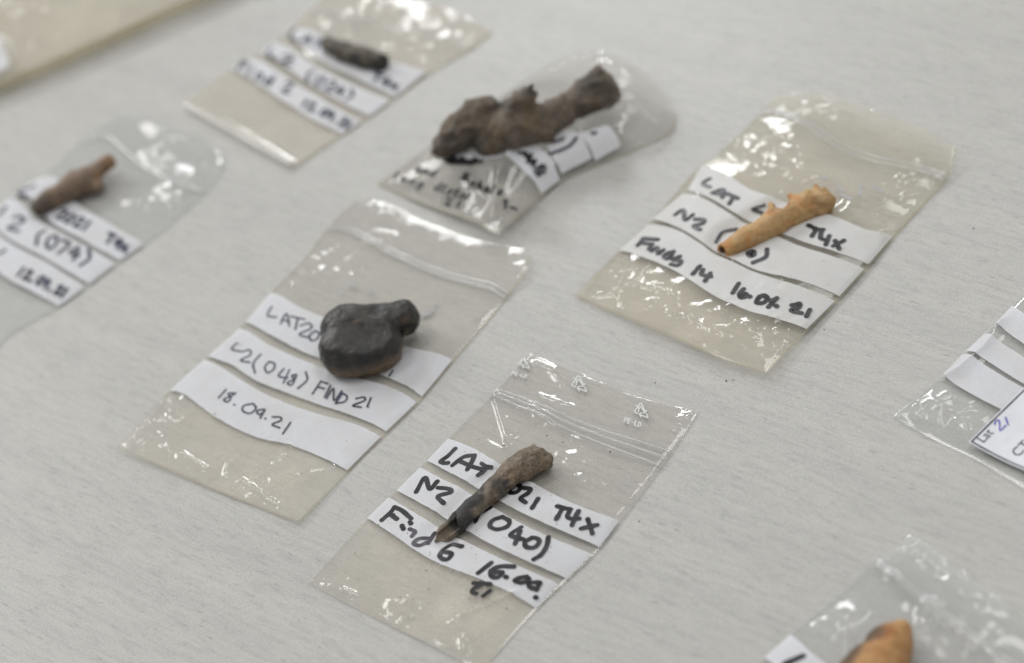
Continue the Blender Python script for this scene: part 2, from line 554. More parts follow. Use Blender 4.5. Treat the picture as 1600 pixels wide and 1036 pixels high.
    def uv(self, pts, iters=3):
        """photograph points -> (u, v) on the front film"""
        pts = np.array([p[:2] for p in pts], float)
        gu, gv = np.meshgrid(np.linspace(0.01, 0.98, 40), np.linspace(0.01, 0.98, 60), indexing='ij')
        gu, gv = gu.ravel(), gv.ravel()
        G = self.P(gu, gv)[:, :2]
        z = np.full(len(pts), 0.001)
        for it in range(iters):
            tgt = at(pts[:, 0], pts[:, 1], z)[:, :2]
            if it == 0:
                k = ((tgt[:, None] - G[None]) ** 2).sum(-1).argmin(1)
                u, v = gu[k], gv[k]
            for _ in range(10):
                p = self.P(u, v)[:, :2]
                e = 1e-3
                du = (self.P(u + e, v)[:, :2] - p) / e
                dv = (self.P(u, v + e)[:, :2] - p) / e
                r = tgt - p
                det = du[:, 0] * dv[:, 1] - du[:, 1] * dv[:, 0]
                u = np.clip(u + np.clip((r[:, 0] * dv[:, 1] - r[:, 1] * dv[:, 0]) / det, -.05, .05), 0.001, 0.998)
                v = np.clip(v + np.clip((du[:, 0] * r[:, 1] - du[:, 1] * r[:, 0]) / det, -.05, .05), 0.001, 0.998)
            z = self.S(u, v)[:, 2]
        return u, v

    def strip(self, top_edge, bottom_edge, mat, n=170, mrows=26, label=None):
        """white write-on panel between two traced edges (left to right)"""
        def edge(pts):
            u, v = self.uv(pts)
            P = catmull(np.stack([u, v], -1), 10) if len(pts) > 2 else np.stack([u, v], -1)
            d = np.r_[0, np.cumsum(np.hypot(*np.diff(P, axis=0).T))]
            t = np.linspace(0, d[-1], n)
            return np.stack([np.interp(t, d, P[:, 0]), np.interp(t, d, P[:, 1])], -1)
        a, b = edge(top_edge), edge(bottom_edge)
        s = np.linspace(0, 1, mrows)[None, :, None]
        rag = noise(np.stack([np.linspace(0, 60, n), np.zeros(n)], -1), self.seed + len(self.root.children))[:, None] * 0.0008
        UV = a[:, None] * (1 - s) + b[:, None] * s
        UV[:, 0, 1] += rag[:, 0]; UV[:, -1, 1] += rag[::-1, 0]
        UV[..., 0] = np.clip(UV[..., 0], 0.006, 0.994)
        P = self.S(UV[..., 0].ravel(), UV[..., 1].ravel())
        P[:, 2] += 0.00020
        o = mesh_obj('write_on_strip', P, grid_faces(n, mrows, True), mat, self.root)
        if label:
            o['label'] = label
        return o

    def ink(self, strokes, width, mat, parent=None, name='handwriting', lift=0.00034):
        """strokes: polylines of photograph points; width in metres"""
        V, F = [], []
        for k, st in enumerate(strokes):
            w0 = width
            if isinstance(st, tuple) and len(st) == 2 and isinstance(st[0], list):
                st, w0 = st[0], st[1]
            pts = np.array([p[:2] for p in st], float)
            if len(pts) == 1:
                pts = np.vstack([pts, pts + [[0.8, 0.4]]])
            if len(pts) > 2:
                pts = catmull(pts, 7)
            else:
                pts = np.linspace(pts[0], pts[1], 12)
            u, v = self.uv(pts)
            P = self.S(u, v)
            ribbon(V, F, P, w0, lift + 0.000004 * k, self.seed + k)
        return mesh_obj(name, np.array(V), F, mat, parent or self.root)

def ribbon(V, F, P, width, lift, seed=0, up=None):
    P = np.asarray(P)
    d = np.gradient(P[:, :2], axis=0)
    ln = np.hypot(d[:, 0], d[:, 1]) + 1e-12
    d = d / ln[:, None]
    nrm = np.stack([-d[:, 1], d[:, 0]], -1)
    n = len(P)
    wob = 1 + 0.16 * noise(np.stack([np.arange(n) * 0.33, np.full(n, seed * 3.7)], -1), seed)
    hw = (width * 0.5 * wob)[:, None]
    base = len(V)
    for i in range(n):
        for s in (1, -1):
            V.append((P[i, 0] + s * nrm[i, 0] * hw[i, 0], P[i, 1] + s * nrm[i, 1] * hw[i, 0], P[i, 2] + lift))
    for i in range(n - 1):
        a = base + 2 * i
        F.append((a, a + 1, a + 3, a + 2))
    for end, sg in ((0, -1), (n - 1, 1)):
        c = len(V)
        r = hw[end, 0]
        V.append((P[end, 0], P[end, 1], P[end, 2] + lift))
        a0 = math.atan2(nrm[end, 1], nrm[end, 0])
        m_ = 7
        for j in range(m_ + 1):
            an = a0 - sg * math.pi * j / m_
            V.append((P[end, 0] + r * math.cos(an), P[end, 1] + r * math.sin(an), P[end, 2] + lift))
        for j in range(m_):
            F.append((c, c + 1 + j, c + 2 + j))

def tube_on(bag, pts, width, height, name, mat, n=140):
    """a low moulded rib running over the film"""
    u, v = bag.uv(pts)
    uv = catmull(np.stack([u, v], -1), 10) if len(pts) > 2 else np.stack([u, v], -1)
    d = np.r_[0, np.cumsum(np.hypot(*np.diff(uv, axis=0).T))]
    t = np.linspace(0, d[-1], n)
    P = bag.S(np.interp(t, d, uv[:, 0]), np.interp(t, d, uv[:, 1]))
    dd = np.gradient(P[:, :2], axis=0); dd /= np.hypot(dd[:, 0], dd[:, 1])[:, None] + 1e-12
    nr = np.stack([-dd[:, 1], dd[:, 0]], -1)
    prof = [(-.5, .05), (-.42, .6), (-.2, .95), (0, 1), (.2, .95), (.42, .6), (.5, .05)]
    V = np.zeros((n, len(prof), 3))
    for j, (a, b) in enumerate(prof):
        V[:, j, :2] = P[:, :2] + nr * width * a
        V[:, j, 2] = P[:, 2] + 0.00005 + height * b
    return mesh_obj(name, V.reshape(-1, 3), grid_faces(n, len(prof), True), mat, bag.root, attrs={'dust': np.ones(n * len(prof))})

# single-stroke hand lettering, unit box
GLYPHS = {
    'L': [[(.1, 1), (.05, .45), (.08, .05), (.5, 0)]], 'A': [[(0, 0), (.25, 1), (.5, 0)], [(.08, .35), (.45, .38)]],
    'T': [[(0, .98), (.55, 1)], [(.28, 1), (.25, 0)]], 'N': [[(0, 0), (.05, 1), (.4, .05), (.5, 1)]],
    '2': [[(.02, .8), (.25, 1), (.45, .75), (.05, .02), (.5, .05)]], '0': [[(.28, 1), (.03, .7), (.06, .2), (.28, 0), (.48, .3), (.45, .8), (.28, 1)]],
    '1': [[(.2, 1), (.15, 0)]], '4': [[(.3, 1), (.02, .4), (.5, .42)], [(.4, .75), (.35, 0)]],
    '7': [[(.02, 1), (.5, .97), (.18, 0)]], '8': [[(.42, .85), (.2, 1), (.06, .75), (.42, .3), (.25, 0), (.05, .22), (.42, .85)]],
    '9': [[(.45, .8), (.2, 1), (.04, .72), (.25, .5), (.45, .8), (.36, 0)]], '6': [[(.42, .95), (.1, .5), (.12, .08), (.4, .12), (.4, .45), (.1, .38)]],
    '3': [[(.03, .9), (.35, 1), (.4, .7), (.15, .53), (.45, .35), (.3, 0), (.02, .1)]],
    '(': [[(.35, 1.15), (.12, .6), (.3, -.15)]], ')': [[(.12, 1.15), (.38, .6), (.1, -.15)]], '.': [[(.15, .03)]], ':': [[(.15, .05)], [(.15, .6)]],
    'x': [[(0, .7), (.45, 0)], [(.42, .7), (.02, 0)]], 'F': [[(.05, 1), (.02, 0)], [(.05, 1), (.48, .97)], [(.04, .52), (.38, .52)]],
    'i': [[(.15, .6), (.13, 0)], [(.17, .88)]], 'n': [[(.03, .6), (.03, 0)], [(.03, .42), (.25, .62), (.36, .4), (.36, 0)]],
    'd': [[(.38, .5), (.1, .5), (.05, .1), (.3, .05), (.38, .4)], [(.42, 1), (.4, 0)]], 'a': [[(.38, .5), (.1, .5), (.05, .1), (.3, .05), (.38, .45), (.42, 0)]],
    'l': [[(.15, 1), (.13, 0)]], 'p': [[(.05, .6), (.02, -.4)], [(.04, .45), (.3, .6), (.36, .25), (.06, .1)]], 'h': [[(.06, 1), (.03, 0)], [(.04, .4), (.25, .6), (.36, 0)]],
    's': [[(.35, .55), (.1, .5), (.3, .25), (.05, .02)]], 't': [[(.18, .9), (.15, .05), (.3, 0)], [(.02, .62), (.35, .64)]], 'e': [[(.05, .3), (.36, .36), (.22, .58), (.05, .3), (.15, .03), (.36, .08)]],
    'g': [[(.36, .5), (.1, .52), (.06, .15), (.34, .2), (.38, .5), (.34, -.35), (.05, -.3)]], '&': [[(.45, 0), (.1, .75), (.25, 1), (.36, .8), (.03, .2), (.2, 0), (.48, .4)]],
    'o': [[(.2, .6), (.03, .35), (.18, .02), (.36, .3), (.2, .6)]], ' ': [],
}

def write(text, p0, p1, up, adv=0.62):
    """hand lettering from p0 to p1 (photograph points), up = cap-height vector"""
    p0, p1, up = np.array(p0, float), np.array(p1, float), np.array(up, float)
    n = len(text)
    ex = (p1 - p0) / n
    out = []
    for i, ch in enumerate(text):
        jit = RNG.normal(0, 0.03, 2)
        sc = 1 + RNG.normal(0, 0.05)
        for st in GLYPHS[ch]:
            out.append([tuple(p0 + ex * (i + (x / 0.55) * 0.8 * sc + jit[0]) + up * (y * sc + jit[1])) for x, y in st])
    return out

SURF = {}

def build_bags():
    # --- front: thick black marker, clear upper half, grip seal and recycling marks
    z1, z2, z7 = crop(740, 520, .2375), crop(460, 840, .275), crop(600, 660, .2896)
    A = Bag('clear-topped plastic bag marked Find 6 in bold black marker, printed PE-LD',
            bottom=[(481, 910), (540, 943), (612, 979), (672, 1007, .0012), (752, 1050)],
            top=[(826, 552), (905, 582), (985, 614), (1092, 643)],
            left=[(481, 910), (571, 812), (655, 731), (700, 685), (775, 609), (826, 552)],
            right=[(752, 1050), (839, 951), (927, 868), (970, 816), (1047, 712), (1092, 643)],
            film=M_FILM_DUSTY, seam=M_SEAM_CLEAR, seed=3, puff=.0022, wave=.00010,
            dust=[(640, 900, 150, .75), (760, 960, 120, .7), (780, 720, 140, .25)],
            crumple=[(520, 925, 38, .00038), (610, 965, 40, .0002), (832, 655, 36, .0003), (800, 560, 35, .0004), (895, 600, 50, .00010),
                     (1075, 660, 28, .0004), (960, 800, 40, .00008), (1000, 770, 30, .00008), (690, 1000, 40, .00010), (900, 730, 38, .0003), (720, 1010, 25, .0003)],
            folds=[(z1((130, 395), (180, 560), (235, 745)), .0010, .0010), (z1((490, 590), (340, 660), (240, 740)), .0013, .0009),
                   (z1((380, 530), (500, 620)), .0022, .0009),
                   (z1((610, 780), (650, 700), (700, 720), (740, 830), (820, 930), (850, 1011)), .0006, .00035),
                   (z1((610, 870), (660, 950), (720, 1000)), .0006, .0004),
                   (z1((410, 205), (500, 250), (580, 350)), .0011, .0008), (z1((580, 210), (730, 240)), .0012, .0006),
                   (z1((840, 290), (920, 330)), .0009, .0006), (z1((440, 440), (640, 510)), .0016, .0006),
                   (z1((10, 740), (90, 730), (220, 800)), .0007, .0004),
                   (z2((530, 410), (560, 360), (640, 350), (720, 400)), .0016, .0006), (z2((600, 500), (660, 460)), .0012, .0010),
                   (z2((950, 460), (1100, 400), (1250, 330)), .0012, .0008), (z2((970, 713), (940, 560), (900, 500)), .0014, .0009),
                   (z2((280, 300), (360, 330), (470, 430), (570, 510)), .0011, .0007)],
            press=[([(690, 840), (760, 770), (840, 720)], 26, .0012)])
    s1 = A.strip(z7((345, 90), (480, 140), (620, 225), (800, 325), (1000, 430), (1278, 540)), z7((230, 208), (370, 280), (500, 355), (680, 455), (900, 560), (1160, 675)), M_STRIP)
    s2 = A.strip(z7((190, 245), (330, 315), (470, 390), (640, 490), (850, 600), (1128, 718)), z7((68, 370), (220, 450), (400, 560), (560, 650), (760, 745), (995, 850)), M_STRIP)
    s3 = A.strip(z7((22, 405), (150, 480), (330, 590), (470, 660), (650, 745), (962, 885)), z7((-100, 515), (60, 615), (240, 735), (450, 820), (640, 900), (828, 1008)), M_STRIP)
    W = .0017
    A.ink([z7((385, 145), (345, 185), (308, 212), (325, 222), (345, 222)), z7((370, 235), (430, 190), (490, 180)), z7((490, 183), (475, 215), (450, 258)), z7((412, 213), (480, 242), (540, 258)),
           z7((528, 225), (550, 240), (578, 246)), z7((555, 245), (535, 268), (508, 288)),
           z7((690, 348), (675, 370), (690, 385), (720, 378), (738, 355), (720, 340), (690, 350)), z7((752, 357), (790, 362), (778, 385), (738, 412), (765, 436)), z7((832, 415), (800, 465)),
           z7((935, 455), (975, 466), (1008, 472)), z7((965, 465), (930, 525)), z7((1000, 485), (990, 512), (1020, 525), (1055, 522)), z7((1050, 482), (1030, 520), (1015, 558)),
           z7((1100, 525), (1125, 602)), z7((1152, 556), (1064, 576))], W, M_INK, s1)
    A.ink([z7((175, 378), (222, 300), (248, 362), (288, 322)), z7((292, 355), (350, 362), (362, 380), (292, 402), (322, 438)),
           z7((578, 466), (520, 500), (498, 540)), z7((640, 513), (590, 530), (572, 562), (610, 580), (665, 565), (677, 535), (640, 513)),
           z7((742, 568), (686, 605), (705, 622), (752, 634)), z7((735, 590), (708, 658)), z7((800, 625), (762, 648), (770, 675), (810, 678), (838, 650), (828, 630), (800, 625)),
           z7((888, 622), (878, 670), (850, 715), (808, 742))], W, M_INK, s2)
    A.ink([z7((140, 578), (168, 592), (152, 616)), z7((245, 628), (190, 630), (160, 655), (190, 667), (228, 652)), z7((275, 600), (238, 655))], .0015, M_INK_FADED, s3)
    A.ink([z7((58, 460), (35, 490), (-10, 530)), z7((58, 460), (100, 480), (148, 522)), z7((30, 495), (70, 524)), z7((98, 560), (106, 578)), z7((140, 540), (146, 548)),
           z7((420, 672), (370, 665), (312, 700), (306, 732), (342, 742), (366, 710), (322, 702)),
           z7((580, 760), (510, 815)), z7((702, 781), (630, 780), (582, 800), (578, 830), (612, 840), (642, 812), (602, 812)), z7((657, 836), (662, 839)),
           z7((770, 835), (722, 845), (708, 858), (745, 868), (782, 852), (770, 835)), z7((830, 865), (790, 870), (785, 890), (820, 898), (842, 872)), z7((842, 868), (824, 908)), z7((818, 946), (823, 950)),
           z2((1020, 262), (1065, 264), (1112, 268)), z2((1070, 270), (1022, 293), (1012, 314), (1034, 322)), z2((1112, 306), (1075, 335))], W, M_INK, s3)
    # grip seal: three moulded ribs
    for a, b, w, h in (((150, 375), (1292, 785), .0012, .0006), ((130, 392), (1270, 835), .0016, .0008), ((112, 412), (1225, 880), .0012, .0006)):
        tube_on(A, z1(a, ((a[0] + b[0]) / 2 - 10, (a[1] + b[1]) / 2 + 12), b), w, h, 'grip_seal', M_SEAL)
    # printed recycling marks and PE-LD
    def tri(cx, cy, s):
        # three bent arrows round a triangle
        z = lambda x, y: (cx + s * (x * .98 + y * .05), cy + s * (x * .42 + y * .95))
        out = []
        V3 = [(0, -1.0), (.95, .75), (-.95, .75)]
        for k in range(3):
            a, b = np.array(V3[k]), np.array(V3[(k + 1) % 3])
            c = np.array(V3[(k - 1) % 3])
            p0 = a + (c - a) * .28; p1 = a * .93; p2 = a + (b - a) * .52
            out.append([z(*p0), z(*(a + (c - a) * .1)), z(*(a + (b - a) * .1)), z(*p2)])
            q = np.array([-(b - a)[1], (b - a)[0]]) / np.linalg.norm(b - a)
            tip = a + (b - a) * .62
            out.append([z(*(p2 + q * .28)), z(*tip)])
            out.append([z(*(p2 - q * .28)), z(*tip)])
            i0 = a * .55
            out.append([z(*(a * .62 + (c - a) * .12)), z(*(a * .62 + (b - a) * .30))])
        return out
    for cx, cy, s in ((1002, 641, 12), (905, 599, 13), (818, 566, 10)):
        A.ink(tri(cx, cy, s), .00042, M_PRINT, name='recycling_mark')
    pe = {'P': [[(0, 0), (0, 1), (.4, .95), (.42, .6), (0, .5)]], 'E': [[(.42, 1), (0, 1), (0, 0), (.42, 0)], [(0, .5), (.35, .5)]], '-': [[(.05, .45), (.4, .45)]],
          'L': [[(0, 1), (0, 0), (.4, 0)]], 'D': [[(0, 0), (0, 1), (.3, .9), (.42, .5), (.3, .1), (0, 0)]]}
    def pe_ld(p0, p1, up):
        p0, p1, up = map(lambda q: np.array(q, float), (p0, p1, up))
        st = []
        for i, ch in enumerate('PE-LD'):
            for s in pe[ch]:
                pts = [tuple(p0 + (p1 - p0) * (i + x * 1.6) / 5 + up * y) for x, y in s]
                st += [[a, b] for a, b in zip(pts[:-1], pts[1:])]
        return st
    for a, b, up in ((z1((990, 590))[0], z1((1105, 628))[0], (2.2, -7)), ((800, 587), (824, 592), (1.5, -5.5))):
        A.ink(pe_ld(a, b, up), .00034, M_PRINT, name='print')
    SURF['A'] = A

    # --- middle left: thin pen, dark lump
    z6, z3, z4 = crop(160, 280, .5405), crop(160, 580, .251), crop(480, 280, .2375)
    B = Bag('plastic bag with thin pen writing FIND 21, lying under the dark rounded lump',
            bottom=[(183, 697, .0025), (240, 722, .002), (330, 762, .0012), (400, 790, .001), (467, 815, .0018)],
            top=z4((310, 115), (480, 130), (760, 250), (1080, 370), (1370, 440, .002), (1480, 500, .002)),
            left=z6((42, 775, .0025), (190, 615), (300, 515), (400, 425), (485, 328), (575, 240), (660, 130), (735, 62)),
            right=z6((567, 990, .0018), (712, 845), (822, 735), (920, 640), (1020, 520), (1090, 440), (1165, 350), (1225, 270, .002), (1242, 220, .002)),
            film=M_FILM_DUSTY, seam=M_SEAM, seed=11, puff=.0019, wave=.00014,
            dust=[(360, 740, 190, .75), (620, 600, 300, .25), (560, 420, 120, .1)],
            crumple=[(400, 760, 70, .00022), (300, 715, 60, .00016), (225, 675, 50, .0004), (535, 405, 62, .00032), (565, 320, 60, .00026), (800, 425, 42, .00026),
                     (270, 640, 26, .0004), (480, 440, 40, .0002), (640, 400, 50, .00016), (660, 450, 40, .00014), (440, 680, 40, .00012), (640, 660, 40, .0001)],
            folds=[(z3((240, 260), (340, 200), (460, 160)), .0012, .0010), (z3((170, 480), (260, 440)), .0010, .0007), (z3((380, 480), (430, 530)), .0010, .0009),
                   (z3((490, 530), (640, 620)), .0011, .0009), (z3((1160, 470), (1080, 570)), .0010, .0009), (z3((1430, 600), (1290, 620), (1230, 640)), .0011, .0007),
                   (z3((860, 690), (990, 770), (1080, 840)), .0010, .0010), (z3((790, 580), (780, 650)), .0009, .0008), (z3((380, 320), (500, 310)), .0011, .0005),
                   (z4((20, 520), (-10, 600)), .0018, .0010), (z4((300, 520), (460, 440)), .0022, .0012), (z4((420, 360), (560, 390)), .0016, .0008)],
            press=[([(545, 535), (600, 520), (640, 490)], 58, .0012)])
    s1 = B.strip(z6((485, 328), (560, 365), (640, 400), (760, 440), (900, 490), (1015, 525)), z6((405, 412), (470, 442), (560, 490), (640, 522), (760, 553), (840, 580), (925, 630)), M_STRIP)
    s2 = B.strip(z6((388, 430), (470, 472), (540, 507), (620, 540), (720, 573), (810, 594), (912, 648)), [(323, 557), (345, 564), (363, 571), (393, 591), (416, 602), (450, 615), (480, 626)] + z6((700, 676), (770, 703), (822, 731)), M_STRIP)
    s3 = B.strip(z6((292, 522), (400, 580), (500, 635), (620, 678), (720, 705), (812, 750)), z6((190, 612), (235, 622), (330, 690), (440, 745), (560, 775), (712, 845)), M_STRIP)
    W = .00074
    B.ink([z6((490, 370), (478, 395), (503, 401)), z6((515, 420), (533, 390), (541, 426)), z6((519, 408), (541, 414)), z6((545, 398), (586, 407)), z6((566, 402), (558, 436)),
           z6((572, 425), (598, 418), (604, 432), (570, 450), (597, 459)), z6((615, 440), (600, 452), (604, 468), (622, 462), (627, 446), (615, 440))], W, M_PEN, s1)
    B.ink([z6((840, 555), (830, 570))], W, M_PEN, s1)
    B.ink([z6((390, 475), (374, 492), (402, 500)), z6((406, 500), (426, 495), (428, 510), (400, 525), (427, 531)), z6((458, 508), (437, 534), (442, 562)),
           z6((482, 529), (470, 545), (478, 561), (495, 551), (498, 535), (482, 529)), z6((525, 550), (510, 570), (536, 577)), z6((541, 553), (524, 590)),
           z6((562, 566), (548, 570), (556, 582), (546, 597), (536, 590), (556, 579), (562, 566)), z6((588, 558), (592, 582), (566, 606)),
           z6((632, 586), (608, 622)), z6((632, 586), (652, 593)), z6((622, 602), (642, 607)), z6((660, 598), (643, 632)), z6((648, 636), (668, 606), (670, 642), (692, 614)),
           z6((694, 620), (676, 648)), z6((692, 619), (708, 630), (700, 645), (674, 650)), z6((734, 636), (756, 632), (758, 642), (724, 656), (748, 661)), z6((777, 634), (766, 660))], W, M_PEN, s2)
    B.ink([z3((770, 118), (725, 168)), z3((830, 140), (785, 142), (800, 170), (780, 195), (757, 178), (800, 160), (830, 140)), z3((820, 211), (825, 214)),
           z3((940, 205), (882, 218), (875, 250), (920, 266), (957, 235), (940, 205)), z3((1005, 240), (965, 250), (975, 272), (1008, 256)), z3((1012, 243), (985, 295)), z3((1014, 297), (1018, 299)),
           z3((1060, 288), (1108, 290), (1112, 310), (1058, 335), (1105, 356)), z3((1172, 323), (1125, 392))], W, M_PEN, s3)
    for a, b in (((140, 330), (1310, 790)), ((140, 310), (1330, 760))):
        tube_on(B, z4(a, ((a[0] + b[0]) / 2 + 10, (a[1] + b[1]) / 2 + 20), b), .0016, .0007, 'grip_seal', M_SEAL)
    # faint writing on the back sheet, showing through above the strips
    B.ink([z4((740, 900), (790, 885), (760, 915)), z4((800, 870), (830, 860), (800, 900)), z4((840, 835), (850, 820)), z4((1100, 915), (1120, 905))], .0007, M_FAINT, name='faint_writing')
    B.ink([z4((270, 700), (300, 690), (320, 710)), z4((220, 760), (240, 740)), z4((400, 735), (430, 730), (425, 745))], .0009, M_FAINT, name='faint_writing')
    SURF['B'] = B

    # --- right: yellowish bag, orange tube bone
    y5, y1, y6, yt = crop(860, 110, .4731), crop(960, 250, .2875), crop(880, 380, .225), crop(1120, 110, .2625)
    C = Bag('yellowish crinkled plastic bag marked Finds 14, under the pale orange tubular bone',
            bottom=y6((68, 355, .0012), (380, 490, .002), (740, 640, .003), (1080, 790, .0035), (1410, 905, .003)),
            top=yt((330, 130, .003), (600, 120, .005), (900, 200, .005), (1250, 330, .005), (1440, 440, .004)),
            left=y5((78, 742, .0012), (215, 605), (330, 500), (480, 330), (560, 270), (700, 135, .001), (745, 84, .003)),
            right=y5((710, 1000, .003), (850, 860, .0015), (955, 755, .001), (1055, 645, .001), (1140, 548), (1240, 440), (1305, 365, .001), (1345, 260, .004)),
            film=M_FILM_OLD, seam=M_SEAM, seed=23, puff=.0026, wave=.00022,
            dust=[(1060, 490, 200, .62), (1260, 320, 170, .45), (1180, 260, 80, .3)], dust_base=.2,
            crumple=[(985, 440, 48, .00026), (1040, 475, 55, .00032), (1110, 510, 60, .0003), (1210, 530, 50, .0003), (1290, 170, 60, .0003), (1200, 250, 50, .0003),
                     (1240, 280, 40, .00022), (1430, 290, 45, .00035), (1390, 360, 30, .00026), (1400, 200, 60, .0002), (1000, 270, 30, .0002), (1210, 460, 30, .00022)],
            folds=[(y6((440, 110), (430, 250), (390, 340)), .0010, .0009), (y6((580, 200), (480, 320), (410, 310)), .0009, .0007), (y6((230, 385), (400, 380), (420, 460)), .0010, .0008),
                   (y6((520, 330), (680, 370), (830, 430)), .0010, .0008), (y6((600, 490), (640, 440)), .0009, .0009), (y6((740, 530), (1140, 690)), .0010, .0008),
                   (y6((1480, 660), (1590, 690)), .0009, .0009), (y6((1290, 620), (1330, 660)), .0009, .0009),
                   (yt((280, 390), (310, 430)), .0016, .0010), (yt((390, 520), (470, 530)), .0016, .0012), (yt((130, 400), (130, 460)), .0014, .0012), (yt((340, 600), (400, 630)), .0014, .0010),
                   (yt((520, 280), (650, 300)), .0022, .0014), (yt((580, 160), (700, 200)), .0022, .0014), (yt((1120, 780), (1240, 750)), .0018, .0014), (yt((1430, 470), (1420, 560)), .0018, .0012)],
            press=[([(1150, 385), (1220, 345), (1290, 315)], 30, .0012)])
    s1 = C.strip(y1((480, 30), (640, 100), (760, 170), (950, 240), (1200, 310), (1370, 380), (1535, 425)), y1((400, 165), (480, 190), (640, 280), (760, 345), (960, 420), (1200, 500), (1390, 575)), M_STRIP_C)
    s2 = C.strip(y1((372, 185), (470, 205), (640, 300), (760, 365), (960, 450), (1200, 530), (1370, 600)), y1((200, 325), (340, 365), (480, 450), (560, 505), (760, 595), (1000, 655), (1225, 745)), M_STRIP_C)
    s3 = C.strip(y1((165, 350), (320, 375), (480, 465), (560, 520), (760, 610), (1000, 685), (1200, 770)), y1((-30, 480), (80, 505), (320, 600), (520, 725), (700, 810), (900, 870), (1045, 922)), M_STRIP_C)
    W = .00185
    C.ink([y1((520, 105), (482, 130), (520, 152)), y1((535, 182), (592, 165), (588, 206)), y1((550, 185), (590, 192)), y1((618, 188), (670, 212)), y1((650, 200), (625, 242)), y1((812, 252), (752, 272), (802, 292)),
           y1((1055, 358), (1100, 378), (1135, 382)), y1((1100, 378), (1075, 416)), y1((1125, 392), (1122, 428), (1160, 440)), y1((1168, 415), (1150, 462)), y1((1248, 440), (1190, 470)), y1((1200, 442), (1222, 486))], W, M_INK, s1)
    C.ink([y1((330, 302), (375, 275), (385, 330), (428, 300)), y1((440, 325), (487, 330), (478, 350), (430, 362), (466, 382)), y1((662, 380), (590, 395), (550, 448)),
           (y1((735, 512), (752, 505), (752, 522), (735, 520)), .0026), y1((830, 488), (822, 530), (755, 560))], W, M_INK, s2)
    C.ink([y1((158, 430), (128, 468)), y1((158, 430), (236, 436)), y1((150, 454), (190, 460)), y1((205, 462), (190, 488)), y1((205, 498), (232, 478), (238, 512), (266, 494)), y1((300, 505), (270, 525), (290, 540), (312, 520), (322, 500)),
           y1((355, 528), (318, 545), (362, 552), (345, 576), (308, 570)), y1((466, 580), (428, 622)), y1((482, 600), (476, 625), (526, 637)), y1((522, 618), (494, 660)),
           y1((676, 674), (644, 726)), y1((702, 705), (680, 730), (690, 750), (715, 745), (715, 730), (690, 735)), y1((734, 744), (738, 747)), y1((790, 745), (815, 740), (832, 757), (808, 780), (772, 776), (790, 745)),
           y1((882, 754), (838, 802)), y1((850, 768), (882, 756)), y1((879, 796), (883, 799)), y1((965, 792), (1006, 785), (1000, 806), (960, 820), (1018, 836)), y1((1062, 818), (1045, 852))], W, M_INK, s3)
    for a, b in (((270, 250), (1355, 655)), ((300, 235), (1370, 630))):
        tube_on(C, yt(a, ((a[0] + b[0]) / 2 - 20, (a[1] + b[1]) / 2 + 40), b), .0018, .0008, 'grip_seal', M_SEAL)
    C.ink([yt((720, 690), (750, 720)), yt((860, 680), (850, 740)), yt((740, 740), (800, 770)), yt((930, 690), (980, 720)), yt((620, 640), (660, 650))], .0011, M_FAINT, name='faint_writing')
    SURF['C'] = C

    # --- left edge: 2021 / (074)
    d4, d2 = crop(0, 160, .3862), crop(0, 230, .2412)
    D = Bag('clear plastic bag marked (074) with bright reflections, cut off by the left side',
            bottom=d4((-560, 870), (-260, 1080), (-20, 1230)),
            top=d4((330, 150), (480, 60), (600, 75), (760, 130), (915, 225)),
            left=d4((-560, 870), (-150, 540), (60, 370), (150, 312), (240, 240), (330, 150)),
            right=d4((-20, 1230), (0, 985), (240, 830), (365, 740), (490, 645), (590, 575), (700, 490), (800, 400), (890, 300), (915, 225)),
            film=M_FILM_CLEAR, seam=M_SEAM_CLEAR, seed=31, puff=.0020, wave=.00012, res=.0007,
            dust=[(60, 500, 130, 1.0)], dust_base=.8,
            crumple=[(255, 215, 50, .00032), (265, 260, 45, .00032), (265, 310, 30, .0003), (340, 255, 30, .0003), (220, 320, 30, .0003)],
            folds=[(d4((600, 90), (700, 150), (810, 190)), .004, .0022), (d4((620, 200), (640, 260), (740, 320)), .004, .0022), (d4((660, 350), (700, 410)), .003, .0018), (d4((540, 410), (600, 420)), .003, .0014)],
            press=[([(70, 320), (140, 280)], 30, .0012)])
    s1 = D.strip(d4((150, 312), (300, 400), (440, 490), (585, 575)), d4((50, 382), (200, 475), (350, 565), (490, 645)), M_STRIP)
    s2 = D.strip(d4((18, 395), (120, 452), (250, 530), (470, 660)), d4((-80, 475), (0, 525), (200, 640), (365, 740)), M_STRIP)
    s3 = D.strip(d4((-100, 482), (0, 540), (200, 655), (350, 755)), d4((-215, 575), (0, 690), (120, 760), (240, 830)), M_STRIP)
    W = .0016
    D.ink([d2((225, 255), (140, 285), (125, 305), (165, 312))] + write('2021', d2((365, 455))[0], d2((585, 560))[0], (9, -13)) + write('T4x', d2((680, 610))[0], d2((840, 690))[0], (7, -13)), W, M_PEN, s1)
    D.ink([d2((0, 440), (40, 390))] + write('2', d2((50, 520))[0], d2((150, 560))[0], (12, -20)) + write('(074)', d2((215, 610))[0], d2((590, 790))[0], (10, -20)), W, M_PEN, s2)
    D.ink([d2((0, 690), (35, 670))] + write('12.09.21', d2((110, 830))[0], d2((430, 985))[0], (8, -12)), W, M_PEN, s3)
    tube_on(D, d4((340, 160), (600, 270), (860, 390)), .0018, .0008, 'grip_seal', M_SEAL)
    SURF['D'] = D

    # --- top left: dark fragment, fold highlight painted white on the lower edge
    e2 = crop(260, 0, .325)
